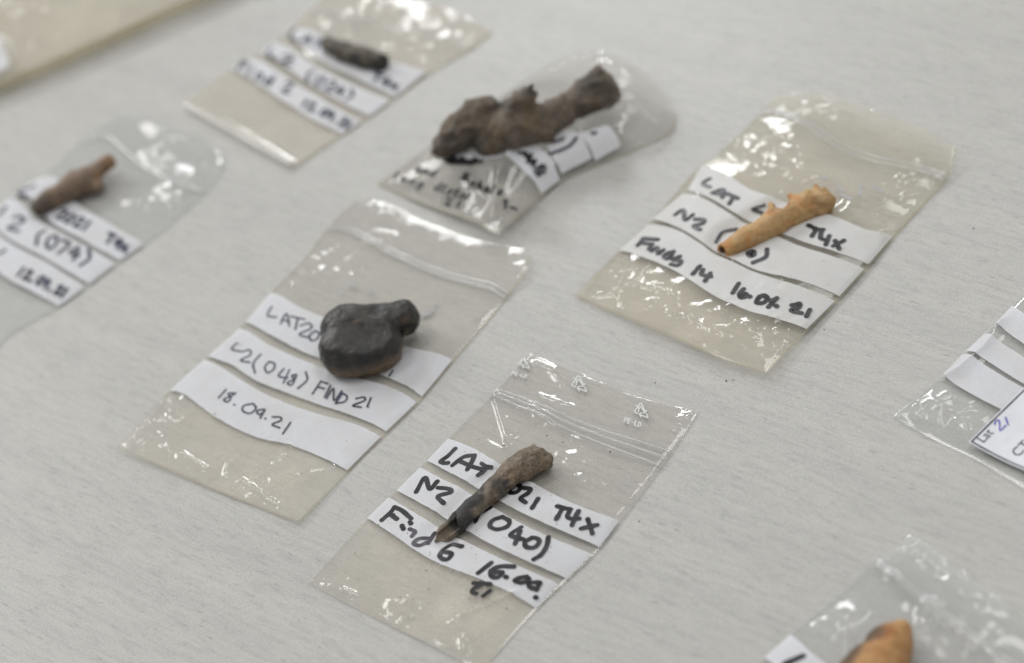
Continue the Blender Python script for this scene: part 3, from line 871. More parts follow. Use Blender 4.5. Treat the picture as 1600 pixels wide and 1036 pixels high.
    E = Bag('plastic bag with a painted white highlight along its lower fold, under the black fragment',
            bottom=e2((75, 500, .001), (200, 575, .001), (340, 655, .001), (500, 745, .001), (612, 805, .001)),
            top=e2((800, -60), (1000, -60), (1300, 20), (1570, 150)),
            left=e2((75, 500, .001), (310, 335), (450, 250), (575, 160), (680, 60), (800, -60)),
            right=e2((612, 805, .001), (850, 650), (985, 560), (1100, 475), (1290, 340), (1480, 230), (1570, 150)),
            film=M_FILM_DUSTY, seam=M_SEAM, seed=41, puff=.0018, wave=.00012, res=.0008,
            crumple=[(590, 25, 50, .00035), (660, 70, 45, .00035), (540, 40, 40, .00032), (700, 30, 50, .0004)],
            folds=[(e2((760, 90), (800, 140), (870, 160), (1000, 110), (1100, 70)), .0030, .0020), (e2((1060, 250), (1120, 200), (1230, 190)), .0030, .0018), (e2((1240, 260), (1280, 320)), .003, .0016),
                   (e2((90, 505), (340, 640), (605, 800)), .0016, .0016), (e2((1450, 60), (1480, 150), (1400, 230)), .003, .0012)],
            press=[([(510, 72), (600, 97)], 22, .0012)])
    s1 = E.strip(e2((640, 135), (800, 200), (1000, 280), (1250, 345)), e2((575, 185), (760, 300), (940, 390), (1105, 470)), M_STRIP)
    s2 = E.strip(e2((505, 205), (700, 310), (900, 410), (1085, 490)), e2((450, 255), (640, 370), (820, 480), (985, 565)), M_STRIP)
    s3 = E.strip(e2((400, 280), (600, 390), (780, 500), (940, 590)), e2((310, 335), (500, 445), (680, 560), (860, 655)), M_STRIP)
    W = .0014
    E.ink(write('LAT', e2((590, 180))[0], e2((760, 250))[0], (6, -13)), W, M_PEN, s1)
    E.ink(write('T4x', e2((985, 385))[0], e2((1120, 445))[0], (6, -11)), W, M_PEN, s1)
    E.ink(write('L2', e2((480, 265))[0], e2((620, 325))[0], (6, -12)) + write('(024)', e2((660, 380))[0], e2((910, 500))[0], (7, -14)), W, M_PEN, s2)
    E.ink(write('Find 2', e2((340, 340))[0], e2((600, 460))[0], (8, -15)) + write('12.09.21', e2((650, 510))[0], e2((890, 630))[0], (6, -11)), W, M_PEN, s3)
    tube_on(E, e2((690, 60), (1050, 130), (1480, 240)), .0018, .0008, 'grip_seal', M_SEAL)
    tube_on(E, e2((88, 512), (340, 655), (600, 798)), .0026, .0014, 'folded_hem', M_FOLD_HIGHLIGHT)  # highlight of the turned-up edge, painted as a white rib
    SURF['E'] = E

    # --- top centre: bulging bag under the big bone
    f3, f7, f8 = crop(560, 60, .325), crop(580, 200, .2), crop(820, 70, .18336)
    shape = lambda u, v: np.clip((1 - (np.abs(2 * u - 1)) ** 3), 0, 1) * np.clip(1 - np.abs(2 * v - 1.05) ** 3.2, 0, 1)
    Fb = Bag('bulging soiled plastic bag with scribbled writing at its lower end, under the jointed bone',
             bottom=f3((90, 700), (300, 792, .0015), (540, 875, .004), (600, 905, .006), (665, 942, .006)),
             top=f3((960, 110, .004), (1100, 70, .007), (1290, 120, .006), (1420, 220, .004), (1530, 370, .001)),
             left=f3((90, 700), (200, 620), (340, 520), (560, 380), (760, 240), (960, 110, .004)),
             right=f3((665, 942, .006), (800, 830, .003), (965, 695, .001), (1140, 620), (1330, 540), (1500, 462), (1530, 370, .001)),
             film=M_FILM_GREY, seam=M_SEAM, seed=53, puff=.0095, wave=.00020, res=.0006, puff_shape=shape, dust=[(690, 290, 95, 2.0), (790, 330, 50, 1.0)], dust_base=.6,
             crumple=[(760, 330, 35, .00016), (930, 130, 60, .0005), (1010, 190, 50, .0006), (940, 200, 50, .0003), (640, 280, 30, .00012)],
             folds=[(f3((660, 930), (690, 780), (720, 690), (790, 610)), .0022, .0026), (f3((560, 740), (620, 830)), .002, .0015), (f3((1350, 400), (1470, 460)), .004, .002), (f3((1260, 300), (1400, 250)), .004, .002)],
             press=[([(720, 235), (790, 210), (900, 160), (960, 130)], 34, .0060)])
    s1 = Fb.strip(f3((400, 548), (560, 545), (700, 545), (820, 512), (900, 560), (940, 620), (972, 690)), f3((400, 575), (560, 580), (660, 575), (730, 580), (800, 650), (850, 710), (882, 752)), M_STRIP)
    s2 = Fb.strip(f3((880, 480), (980, 458), (1040, 465), (1090, 520), (1130, 600)), f3((880, 500), (910, 530), (930, 580), (960, 630), (982, 668)), M_STRIP, 90, 16)
    s3 = Fb.strip(f3((1060, 478), (1150, 458), (1210, 465), (1250, 510), (1268, 540)), f3((1066, 490), (1085, 510), (1110, 550), (1130, 580), (1142, 602)), M_STRIP, 90, 16)
    W = .0014
    Fb.ink([f3((420, 588), (470, 582), (530, 590)), f3((440, 596), (520, 600), (590, 592)), f3((460, 575), (450, 600)), f3((500, 575), (515, 600)), f3((560, 580), (545, 605)),
            f3((775, 555), (800, 560), (815, 580)), f3((830, 570), (820, 605), (850, 600), (842, 625)), f3((855, 650), (885, 640), (905, 660)), f3((885, 640), (875, 690)), f3((860, 672), (900, 680))], .0022, M_INK, s1)
    Fb.ink([f3((915, 490), (945, 510), (985, 498)), f3((1052, 505), (1030, 550), (990, 572), (930, 580))], .0021, M_PEN, s2)
    Fb.ink([(f3((1130, 478), (1150, 488), (1145, 495), (1132, 484)), .0016)], .0016, M_PEN, s3)
    tl = (write('and', f3((275, 640))[0], f3((375, 668))[0], (6, -9)) + write('&', f3((490, 680))[0], f3((540, 690))[0], (5, -11)) + write('phala', f3((535, 715))[0], f3((700, 765))[0], (6, -12))
          + write('long', f3((165, 672))[0], f3((320, 725))[0], (6, -9)) + write('distal', f3((365, 730))[0], f3((545, 790))[0], (6, -11)) + write('2 1', f3((415, 800))[0], f3((500, 825))[0], (4, -9))
          + [f3((700, 800), (715, 790), (710, 830)), f3((735, 825), (765, 835))])
    Fb.ink(tl, .0011, M_INK, name='scribbled_note')
    SURF['F'] = Fb

    # --- right edge: clear bag under the paper label
    g6 = crop(1380, 470, .28)
    G = Bag('clear plastic bag with blank white strips, partly under the printed card',
            bottom=g6((50, 650), (270, 770), (500, 880), (700, 1000), (930, 1120)),
            top=g6((1000, -240), (1250, -90), (1500, 60), (1880, 280)),
            left=g6((50, 650), (280, 460), (450, 290), (620, 130), (715, 30), (1000, -240)),
            right=g6((930, 1120), (1200, 860), (1880, 280)),
            film=M_FILM_CLEAR, seam=M_SEAM_CLEAR, seed=67, puff=.0015, wave=.00015,
            crumple=[(1420, 640, 25, .0002), (1450, 640, 40, .0003), (1500, 650, 40, .0003), (1490, 565, 30, .0003)],
            folds=[(g6((240, 640), (300, 580), (380, 530)), .0016, .0010), (g6((320, 680), (340, 620)), .0010, .0009), (g6((430, 650), (440, 630), (460, 720)), .0010, .0009), (g6((110, 630), (180, 630)), .0012, .0008),
                   (g6((350, 430), (420, 390), (560, 270), (620, 190), (650, 120)), .0028, .0016)])
    G.strip(g6((715, 30), (860, 120), (1180, 300), (1560, 500)), g6((615, 130), (760, 225), (1050, 400), (1460, 600)), M_STRIP)
    G.strip(g6((560, 185), (720, 275), (1000, 450), (1390, 650)), g6((458, 285), (600, 350), (850, 500), (1290, 740)), M_STRIP)
    G.strip(g6((440, 300), (560, 355), (820, 510), (1240, 780)), g6((310, 412), (390, 460), (700, 630), (1130, 880)), M_STRIP)
    SURF['G'] = G

    # --- bottom right: clear bag, blurred orange bone
    h5 = crop(1180, 820, .2625)
    H = Bag('clear plastic bag with a raised grip seal, under the broken orange bone',
            bottom=h5((-500, 1240), (100, 1700), (700, 2150)),
            top=h5((920, 60, .002), (1190, 245, .003), (1600, 560, .003), (2100, 950, .002)),
            left=h5((-500, 1240), (-150, 950), (50, 790), (215, 645), (500, 410), (710, 215, .001), (790, 165, .002), (920, 60, .002)),
            right=h5((700, 2150), (1400, 1560), (2100, 950, .002)),
            film=M_FILM_CLEAR, seam=M_SEAM_CLEAR, seed=71, puff=.0030, wave=.00025, res=.0007,
            crumple=[(1450, 870, 40, .0003), (1500, 910, 50, .0003), (1450, 1000, 50, .0004), (1320, 1000, 40, .0003), (1560, 940, 40, .0003), (1540, 1020, 40, .0003)],
            folds=[(h5((880, 165), (1020, 210)), .0020, .0016), (h5((1010, 260), (1040, 265)), .0018, .0014), (h5((970, 130), (1180, 240), (1250, 310)), .0012, .0012), (h5((1400, 320), (1420, 330)), .0018, .0014),
                   (h5((1460, 470), (1510, 450)), .0018, .0014), (h5((1000, 560), (1070, 505)), .0016, .0012), (h5((980, 700), (1110, 640)), .0026, .0018), (h5((1300, 800), (1370, 765)), .0018, .0014),
                   (h5((500, 700), (640, 685)), .0018, .0013), (h5((540, 560), (560, 620)), .0020, .0008), (h5((790, 340), (850, 330)), .0012, .0010)],
            press=[([(1370, 1020), (1400, 980)], 30, .0012)])
    s1 = H.strip(h5((205, 655), (420, 830), (800, 1100), (1400, 1560)), h5((50, 790), (250, 960), (640, 1250), (1230, 1720)), M_STRIP)
    H.ink([h5((285, 785), (180, 830)), h5((180, 830), (240, 870))], .0022, M_INK, s1)
    for a, b, w in (((715, 208), (1900, 1080), .0020), ((735, 235), (1870, 1120), .0034)):
        tube_on(H, h5(a, ((a[0] + b[0]) / 2, (a[1] + b[1]) / 2 + 10), b), w, .0011, 'grip_seal', M_SEAL)
    SURF['H'] = H

    # --- top left corner: big yellowed bag
    i1 = crop(0, 0, .2895)
    I = Bag('large yellowed plastic bag with a thick edge in the top left corner',
            bottom=i1((-900, 790, .003), (0, 485, .003), (560, 250, .003), (1060, 25, .003), (1500, -170, .003)),
            top=i1((-900, -700), (300, -900), (1500, -1100)),
            left=i1((-900, 790, .003), (-900, 0), (-900, -700)),
            right=i1((1500, -170, .003), (1500, -600), (1500, -1100)),
            film=M_FILM_OLD, seam=M_SEAM, seed=83, puff=.006, wave=.0006, res=.0012,
            puff_shape=lambda u, v: np.clip(1 - np.abs(2 * v - 1) ** 6, 0, 1) * np.clip(1 - np.abs(2 * u - 1) ** 8, 0, 1),
            crumple=[(20, 20, 45, .0012), (60, 10, 45, .001), (40, 80, 40, .0006), (130, 20, 50, .0004)],
            folds=[(i1((0, 160), (60, 150), (250, 140)), .003, .002), (i1((0, 40), (80, 30), (280, 20)), .004, .003)])
    I.strip(i1((-900, 20), (-400, 150), (-30, 190), (0, 215)), i1((-900, 500), (-400, 480), (0, 385), (55, 340)), M_STRIP, 60, 12)
    tube_on(I, i1((-880, 780), (0, 478), (560, 243), (1060, 18), (1480, -160)), .0050, .0030, 'folded_hem', M_HEM_BROWN)
    SURF['I'] = I

M_FAINT = plain('faint_grey_ink', (0.40, 0.40, 0.41), 0.6)
build_bags()

# ------------------------------------------------------------------ finds: solid bones as distance fields
def nets(F, org, h):
    """surface nets: zero level of F as quads"""
    nx, ny, nz = F.shape
    cs = (slice(0, -1), slice(1, None))
    acc = np.zeros((nx - 1, ny - 1, nz - 1, 3)); cnt = np.zeros((nx - 1, ny - 1, nz - 1))
    corners = [(a, b, c) for a in (0, 1) for b in (0, 1) for c in (0, 1)]
    for p in corners:
        for ax in range(3):
            if p[ax]:
                continue
            q = list(p); q[ax] = 1
            f0 = F[cs[p[0]], cs[p[1]], cs[p[2]]]; f1 = F[cs[q[0]], cs[q[1]], cs[q[2]]]
            x = (f0 < 0) != (f1 < 0)
            t = np.where(x, f0 / np.where(x, f0 - f1, 1), 0)
            for k in range(3):
                acc[..., k] += np.where(x, p[k] + (t if k == ax else 0), 0)
            cnt += x
    act = cnt > 0
    idx = np.full(act.shape, -1); idx[act] = np.arange(act.sum())
    ijk = np.argwhere(act)
    V = (ijk + acc[act] / cnt[act][:, None]) * h + org
    Q = []
    for ax in range(3):
        a0 = [slice(None)] * 3; a1 = [slice(None)] * 3
        a0[ax], a1[ax] = slice(0, -1), slice(1, None)
        s0, s1 = F[tuple(a0)] < 0, F[tuple(a1)] < 0
        o1, o2 = [(1, 2), (2, 0), (0, 1)][ax]
        e = np.argwhere(s0 != s1)
        e = e[(e[:, o1] > 0) & (e[:, o2] > 0) & (e[:, o1] < F.shape[o1] - 1) & (e[:, o2] < F.shape[o2] - 1)]
        fl = s0[e[:, 0], e[:, 1], e[:, 2]]
        def cell(d1, d2):
            c = e.copy(); c[:, o1] -= d1; c[:, o2] -= d2
            return idx[c[:, 0], c[:, 1], c[:, 2]]
        q = np.stack([cell(1, 1), cell(0, 1), cell(0, 0), cell(1, 0)], -1)
        q[~fl] = q[~fl][:, ::-1]
        Q.append(q)
    return V, np.concatenate(Q)

def cone(P, a, b, ra, rb):
    """tapered capsule"""
    ab = b - a
    t = np.clip(((P - a) @ ab) / (ab @ ab + 1e-18), 0, 1)
    return np.linalg.norm(P - (a + t[..., None] * ab), axis=-1) - (ra + (rb - ra) * t), t

def smin(a, b, k):
    h = np.clip(0.5 + 0.5 * (b - a) / k, 0, 1)
    return b * (1 - h) + a * h - k * h * (1 - h)

def smax(a, b, k):
    return -smin(-a, -b, k)

def px2m(px, py, z):
    return np.linalg.norm(at(px, py, z) - CAM_P) / F_PX

def node(px, py, rpx, z0=0.0012, lift=0.0, flat=1.0):
    """sphere resting z0 above the table whose centre is seen at (px, py)"""
    r = rpx * px2m(px, py, 0.005)
    z = z0 + r * flat + lift
    return at(px, py, z), r

def field(P0, P1, h):
    n = np.ceil((P1 - P0) / h).astype(int) + 1
    ax = [P0[k] + h * np.arange(n[k]) for k in range(3)]
    return np.stack(np.meshgrid(*ax, indexing='ij'), -1)

def chain(P, nodes, k=0.001, flat=1.0):
    F = None
    for (a, ra), (b, rb) in zip(nodes[:-1], nodes[1:]):
        d, _ = cone(P, a, b, ra, rb)
        F = d if F is None else smin(F, d, k)
    return F

def bounds(nodes, pad):
    c = np.array([n[0] for n in nodes]); r = np.array([n[1] for n in nodes])[:, None]
    lo, hi = (c - r).min(0) - pad, (c + r).max(0) + pad
    return lo, hi

def axis_param(V, a, b):
    ab = b - a
    return ((V - a) @ ab) / (ab @ ab)

def finish(name, V, Q, mat, label, cat, attrs):
    base = np.array([V[:, 0].mean(), V[:, 1].mean(), V[:, 2].min()])
    full = {'dark': np.zeros(len(V)), 'warm': np.zeros(len(V)), 'grit': np.full(len(V), .4)}
    full.update(attrs)
    return tag(mesh_obj(name, V, Q, mat, origin=base, attrs=full), label, cat, 'bone finds on the bags')

def build_finds():
    # --- A: grey-brown splinter with a hollow broken tip
    a3 = crop(640, 670, .1931)
    pt = lambda x, y: a3((x, y))[0]
    nodes = [node(*pt(1060, 228), 22.5, flat=.9), node(*pt(930, 297), 20.5, flat=.9), node(*pt(838, 352), 19), node(*pt(668, 502), 15.5), node(*pt(500, 652), 14.5), node(*pt(385, 762), 14), node(*pt(300, 835), 11.5), node(*pt(212, 908), 4.0, lift=.0004)]
    lo, hi = bounds(nodes, .004)
    h = .00038
    P = field(lo, hi, h)
    F = chain(P, nodes, .002)
    axa, axb = nodes[-1][0], nodes[0][0]
    ax = (axb - axa); ln = np.linalg.norm(ax); ax = ax / ln
    t = (P - axa) @ ax
    side = np.cross(ax, [0, 0, 1.0]); side /= np.linalg.norm(side)
    s = (P - axa) @ side
    mm = P * 1000
    # flattened, irregular upper end
    F = F + .0006 * fbm(mm / 5, 3, 3) + .0006 * np.abs(noise(mm / 4, 13)) - .0002 + .00022 * noise(mm / 1.4, 9) * sstep(t, ln * .3, ln * .6)
    e0 = nodes[0][0]
    endcut = (P - e0) @ ax - .0022 + .0014 * noise(np.stack([s * 1000 / 2.2, P[..., 2] * 1000 / 3], -1), 5)
    F = smax(F, endcut, .0002)
    ncut = at(*pt(1092, 160), nodes[0][0][2] + .001)
    nd_ = np.linalg.norm((P - ncut) * np.array([1, 1, .35]), axis=-1) - .0031
    F = smax(F, -nd_, .0003)
    # medullary hollow opened at the lower end
    b5 = at(*pt(380, 765), nodes[5][0][2] + .0002)
    core, _ = cone(P, b5 + ax * .003, at(*pt(200, 925), nodes[-1][0][2] + .0012), nodes[5][1] * .52, .0018)
    F = smax(F, -core, .0004)
    # the near and upper wall is broken away below the spiral break
    rem = np.maximum(t - (.0098 - .35 * s + .0008 * noise(mm / 2.5, 15)), (nodes[5][0][2] + .0010 - .30 * s) - P[..., 2])
    F = np.maximum(F, -rem)
    V, Q = nets(F, lo, h)
    tv = axis_param(V, axa, axb)
    n = fbm(V * 1000 / 6, 41, 3)
    sv = (V - axa) @ side
    dark = sstep(.60 - tv + n * .22 - .03 * np.abs(sv) / .003, 0, .08) * sstep(tv, .13, .17)
    lightpatch = sstep(sv / .0035 + n * .8, -.1, .5) * sstep(tv, .28, .36) * (1 - sstep(tv, .58, .66))
    dark = dark * (1 - .85 * lightpatch)
    dark = np.maximum(dark, .9 * np.exp(-((tv - .60) / .05) ** 2) * sstep(n, -.3, .4) * .8)
    warm = .6 * sstep(n, 0, .6) * sstep(tv, .5, .7)
    mat = bone_material('grey_brown_bone', (.135, .105, .078), (.27, .22, .165), (.045, .044, .044), (.25, .18, .115), 900.0, .8)
    finish('bone_fragment', V, Q, mat, 'grey-brown splintered long bone with a dark hollow tip, on the Find 6 bag', 'bone',
           {'dark': np.clip(dark * 1.1, 0, 1), 'warm': warm, 'grit': np.clip(.25 + .9 * sstep(tv, .42, .7) + lightpatch * .6, 0, 1)})

    # --- B: dark rounded lump
    b8 = crop(480, 440, .1737)
    qt = lambda x, y: b8((x, y))[0]
    k = px2m(570, 530, .008)
    def ell(x, y, z, rx, ry, rz):
        """ellipsoid: rx along photo-right on the table, ry away from the viewer, rz up (photo-crop pixels -> m)"""
        return at(*qt(x, y), z), np.array([rx, ry, rz]) * .1737 * k
    X = CAM_R * np.array([1, 1, 0]); X /= np.linalg.norm(X)
    Y = np.cross([0, 0, 1.0], X)
    parts = [ell(485, 585, .0080, 380, 272, 255), ell(395, 432, .0095, 282, 215, 225), ell(700, 355, .0090, 270, 150, 150), ell(900, 312, .0088, 100, 140, 160)]
    allp = np.array([c for c, r in parts])
    lo = allp.min(0) - .020; hi = allp.max(0) + .020
    lo[2] = -.002
    h = .00045
    P = field(lo, hi, h)
    mm = P * 1000
    es = []
    for c, r in parts:
        q = (P - c)
        L3 = np.stack([q @ X, q @ Y, q[..., 2]], -1)
        w = np.abs(L3 / r)
        kq = (w[..., 0] ** 2.2 + w[..., 1] ** 2.2 + w[..., 2] ** 2.4) ** (1 / 2.25)
        es.append((kq - 1) * r.min() * .9)
    # the front disc: flat, slightly tilted face
    c0 = parts[0][0]
    face = (P - at(*qt(590, 560), .0148)) @ (np.array([0, 0, 1.0]) - .26 * Y) / 1.033
    es[0] = smax(es[0], face, .0022)
    dish = at(*qt(600, 565), .0150)
    es[0] = smax(es[0], -(np.linalg.norm((P - dish) - np.array([0, 0, .0235]), axis=-1) - .0250), .0016)
    F = smin(es[0], es[1], .0010)
    F = smin(F, smin(es[2], es[3], .0022), .0028)
    ca, cb = at(*qt(90, 545), .0105), at(*qt(215, 520), .0135)
    F = smax(F, -cone(P, ca, cb, .0008, .0005)[0], .0014)
    rim = [(255, 505, .0176), (320, 480, .0178), (400, 455, .0176), (540, 425, .0176), (700, 405, .0168), (810, 430, .0150)]
    for (xa, ya, za), (xb, yb, zb_) in zip(rim[:-1], rim[1:]):
        F = smax(F, -cone(P, at(*qt(xa, ya), za), at(*qt(xb, yb), zb_), .0014, .0014)[0], .0012)
    ca, cb = at(*qt(830, 440), .0085), at(*qt(960, 405), .0080)
    F = smax(F, -cone(P, ca, cb, .0014, .0012)[0], .0010)
    F = F + .00042 * fbm(mm / 6, 61, 3) + .00012 * noise(mm / 1.4, 62)
    F = smax(F, .0011 - P[..., 2], .0006)
    V, Q = nets(F, lo, h)
    n = fbm(V * 1000 / 5, 63, 4)
    yv = (V - c0) @ Y
    rim = sstep(.0084 - V[:, 2] + n * .0022, -.001, .0030) * sstep(-yv, -.004, .003)
    pit = np.zeros(len(V))
    for x, y, z, r in ((490, 275, .017, 70), (440, 330, .017, 60), (890, 345, .012, 45), (240, 520, .013, 45), (900, 455, .006, 35)):
        c = at(*qt(x, y), z)
        pit = np.maximum(pit, np.exp(-(np.linalg.norm(V - c, axis=1) / (r * .1737 * k)) ** 2) * sstep(n, -.25, .35))
    mat = bone_material('charred_dark_bone', (.022, .021, .021), (.050, .046, .042), (.013, .013, .014), (.17, .118, .072), 1100.0, .4, .38)
    finish('bone_lump', V, Q, mat, 'dark charcoal rounded joint bone with a brown lower rim, on the FIND 21 bag', 'bone',
           {'warm': np.clip(rim * .85 + pit * .75, 0, 1), 'dark': .5 * sstep(n, .1, .6), 'grit': np.full(len(V), .35)})

    # --- C: pale orange tube with two broken spikes
    c2 = crop(1090, 270, .15)
    ct = lambda x, y: c2((x, y))[0]
    nodes = [node(*ct(262, 825), 13), node(*ct(500, 690), 16.5), node(*ct(800, 530), 20), node(*ct(1080, 385), 20.5, flat=.9), node(*ct(1310, 315), 20, flat=.85)]
    lo, hi = bounds(nodes, .006)
    h = .0004
    P = field(lo, hi, h); mm = P * 1000
    F = chain(P, nodes, .002)
    axa, axb = nodes[0][0], nodes[-1][0]
    ax = axb - axa; ln = np.linalg.norm(ax); ax /= ln
    side = np.cross(ax, [0, 0, 1.0]); side /= np.linalg.norm(side)      # towards the viewer's right
    t = (P - axa) @ ax; s = (P - axa) @ side
    F = F + .0004 * fbm(mm / 5, 71, 3) + .00012 * noise(mm / 1.5, 72) + (.0007 * noise(mm / 2.4, 76) + .0006 * np.abs(noise(mm / 3.5, 77))) * sstep(t, ln * .45, ln * .75)
    tocam = CAM_P - axa; tocam /= np.linalg.norm(tocam)
    en = -ax + .38 * tocam; en /= np.linalg.norm(en)
    F = smax(F, (P - axa) @ en - .0002 + .0002 * noise(mm / 2, 73), .0002)          # open end
    F = smax(F, t - ln - .0022 + .0018 * noise(np.stack([s * 1000 / 2.5, P[..., 2] * 1000 / 2.5], -1), 74), .0005)
    core, _ = cone(P, axa - ax * .004 + [0, 0, .0007], axa + ax * .02, nodes[0][1] * .50, nodes[0][1] * .5)
    F = np.maximum(F, -core)
    def spike(x0, y0, x1, y1, r0, r1, zz):
        a = at(*ct(x0, y0), zz); b = at(*ct(x1, y1), zz + .0025)
        return cone(P, a, b, r0, r1)[0]
    zc = nodes[2][0][2]
    F = smin(F, spike(840, 470, 755, 324, .0050, .0008, zc + .0010), .0012)
    F = smin(F, spike(1080, 330, 962, 240, .0046, .0010, zc + .0012), .0012)
    F = smin(F, spike(1080, 330, 1150, 215, .0034, .0016, zc + .0014), .0015)
    F = smin(F, spike(1250, 270, 1230, 146, .0048, .0010, zc + .0010), .0012)
    F = smin(F, spike(1330, 280, 1318, 178, .0038, .0010, zc + .0010), .0015)
    c = at(*ct(880, 345), zc + .0035)
    F = smax(F, -(np.linalg.norm(P - c, axis=-1) - .0030), .0004)
    V, Q = nets(F, lo, h)
    n = fbm(V * 1000 / 5, 75, 4)
    tv = axis_param(V, axa, axb)
    hollow_shade = 1 - sstep(cone(V, axa - ax * .004 + [0, 0, .0007], axa + ax * .02, 0.0, 0.0)[0], nodes[0][1] * .52, nodes[0][1] * .60)  # shade inside the open hollow, painted into the dark attribute
    cd = at(*ct(1290, 240), zc + .004)
    dk = np.exp(-(np.linalg.norm(V - cd, axis=1) / .005) ** 2) * sstep(n, -.4, .4) * .75
    cd = at(*ct(830, 390), zc + .004)
    dk = np.maximum(dk, np.exp(-(np.linalg.norm(V - cd, axis=1) / .0022) ** 2) * .7)
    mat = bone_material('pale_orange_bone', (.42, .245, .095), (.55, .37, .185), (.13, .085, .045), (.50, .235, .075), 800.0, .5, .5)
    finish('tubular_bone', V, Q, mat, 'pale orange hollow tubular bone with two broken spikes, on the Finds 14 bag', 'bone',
           {'warm': .9 * sstep(n, .0, .4), 'dark': np.clip(dk + 1.0 * hollow_shade + .25 * sstep(n, .35, .7), 0, 1), 'grit': np.full(len(V), .3)})

    # --- D: small brown bone with a knuckle
    d2 = crop(0, 230, .2412)
    dt = lambda x, y: d2((x, y))[0]
    nodes = [node(*dt(235, 405), 12), node(*dt(330, 335), 14.5), node(*dt(470, 255), 18.5), node(*dt(570, 205), 17), node(*dt(640, 140), 11.5, lift=.002), node(*dt(700, 98), 11.5, lift=.003)]
    knob = [node(*dt(560, 235), 14), node(*dt(628, 250), 11.5)]
    bump = [node(*dt(480, 200), 9, lift=.004), node(*dt(472, 172), 6, lift=.006)]
    lo, hi = bounds(nodes + knob + bump, .004); h = .0005
    P = field(lo, hi, h); mm = P * 1000
    F = smin(smin(chain(P, nodes, .002), chain(P, knob, .001), .0015), chain(P, bump, .001), .0015)
    F = F + .0005 * fbm(mm / 5, 81, 3)
    F = smax(F, -((P - nodes[0][0]) @ ((nodes[1][0] - nodes[0][0]) / np.linalg.norm(nodes[1][0] - nodes[0][0]))) - .0015, .0005)
    V, Q = nets(F, lo, h)
    n = fbm(V * 1000 / 6, 82, 3); tv = axis_param(V, nodes[0][0], nodes[-1][0])
    mat = bone_material('brown_bone', (.15, .105, .075), (.25, .18, .125), (.075, .06, .048), (.27, .16, .085), 700.0, .4)
    finish('knuckled_bone', V, Q, mat, 'small brown bone with a thin finger-like end, on the (074) bag', 'bone',
           {'dark': .8 * sstep(.25 - tv + n * .1, 0, .2) + .3 * sstep(n, .2, .6), 'warm': .8 * sstep(tv + n * .2, .72, .9)})

    # --- E: small black fragment
    e2 = crop(260, 0, .325)
    et = lambda x, y: e2((x, y))[0]
    nodes = [node(*et(772, 212), 11), node(*et(850, 245), 14.5), node(*et(950, 275), 15.5), node(*et(1040, 302), 13)]
    lo, hi = bounds(nodes, .004); h = .0006
    P = field(lo, hi, h); mm = P * 1000
    F = chain(P, nodes, .002) + .0011 * fbm(mm / 4.5, 91, 3)
    ax = nodes[-1][0] - nodes[0][0]; ln = np.linalg.norm(ax); ax /= ln
    F = smax(F, (P - nodes[0][0]) @ ax - ln - .0012, .0005)
    V, Q = nets(F, lo, h)
    n = fbm(V * 1000 / 4, 92, 3)
    mat = bone_material('black_fragment', (.026, .027, .025), (.062, .060, .052), (.014, .015, .016), (.14, .115, .085), 700.0, .6)
    finish('dark_fragment', V, Q, mat, 'small rough black fragment on the bag with the painted white highlight', 'fragment',
           {'warm': .8 * sstep(n, .1, .5), 'dark': .5 * sstep(-n, .0, .5)})

    # --- F: three jointed toe bones
    f3 = crop(560, 60, .325)
    ft = lambda x, y: f3((x, y))[0]
    zb = .0062
    claw = [node(*ft(356, 550), 6, zb), node(*ft(420, 512), 19, zb, .002), node(*ft(505, 450), 26, zb, .002), node(*ft(590, 390), 33, zb, .002)]
    clawtop = [node(*ft(622, 315), 13, zb, .016), node(*ft(560, 390), 26, zb, .007), node(*ft(470, 450), 22, zb, .004)]
    mid = [node(*ft(640, 490), 27, zb), node(*ft(720, 440), 36, zb), node(*ft(800, 410), 35, zb), node(*ft(880, 410), 28, zb)]
    midtop = [node(*ft(755, 355), 21, zb, .008), node(*ft(802, 290), 17, zb, .016), node(*ft(834, 226), 9, zb, .023)]
    prox = [node(*ft(890, 410), 30, zb), node(*ft(980, 350), 25, zb, .001), node(*ft(1080, 295), 27, zb), node(*ft(1160, 250), 31, zb)]
    k1 = [node(*ft(1110, 240), 24, zb, .004), node(*ft(1158, 158), 11, zb, .014)]
    k2 = [node(*ft(1160, 265), 24, zb), node(*ft(1226, 255), 14, zb, .003)]
    foot = [node(*ft(620, 520), 15, zb, .001), node(*ft(645, 525), 14, zb)]
    alln = claw + clawtop + mid + midtop + prox + k1 + k2 + foot
    lo, hi = bounds(alln, .005); h = .0007
    P = field(lo, hi, h); mm = P * 1000
    F = chain(P, claw, .003)
    F = smin(F, chain(P, clawtop, .002), .004)
    G_ = smin(smin(chain(P, mid, .003), chain(P, midtop, .002), .004), chain(P, foot, .001), .002)
    H_ = smin(smin(chain(P, prox, .003), chain(P, k1, .002), .003), chain(P, k2, .002), .003)
    F = smin(F, G_, .0018)
    F = smin(F, H_, .0014)
    grooves = []
    for (x0, y0, z0), (x1, y1, z1), rr in (((694, 296, .032), (640, 420, .030), .0026), ((640, 420, .028), (575, 515, .016), .0022), ((905, 285, .032), (885, 380, .028), .0020)):
        ga, gb = at(*ft(x0, y0), z0), at(*ft(x1, y1), z1)
        grooves.append((ga, gb))
        F = smax(F, -cone(P, ga, gb, rr, rr)[0], .0015)
    F = F + .0014 * fbm(mm / 7, 101, 3) + .0018 * np.abs(noise(mm / 6, 104)) + .0003 * noise(mm / 2, 102)
    V, Q = nets(F, lo, h)
    n = fbm(V * 1000 / 8, 103, 4); tv = axis_param(V, claw[0][0], k2[1][0])
    dk = np.zeros(len(V))
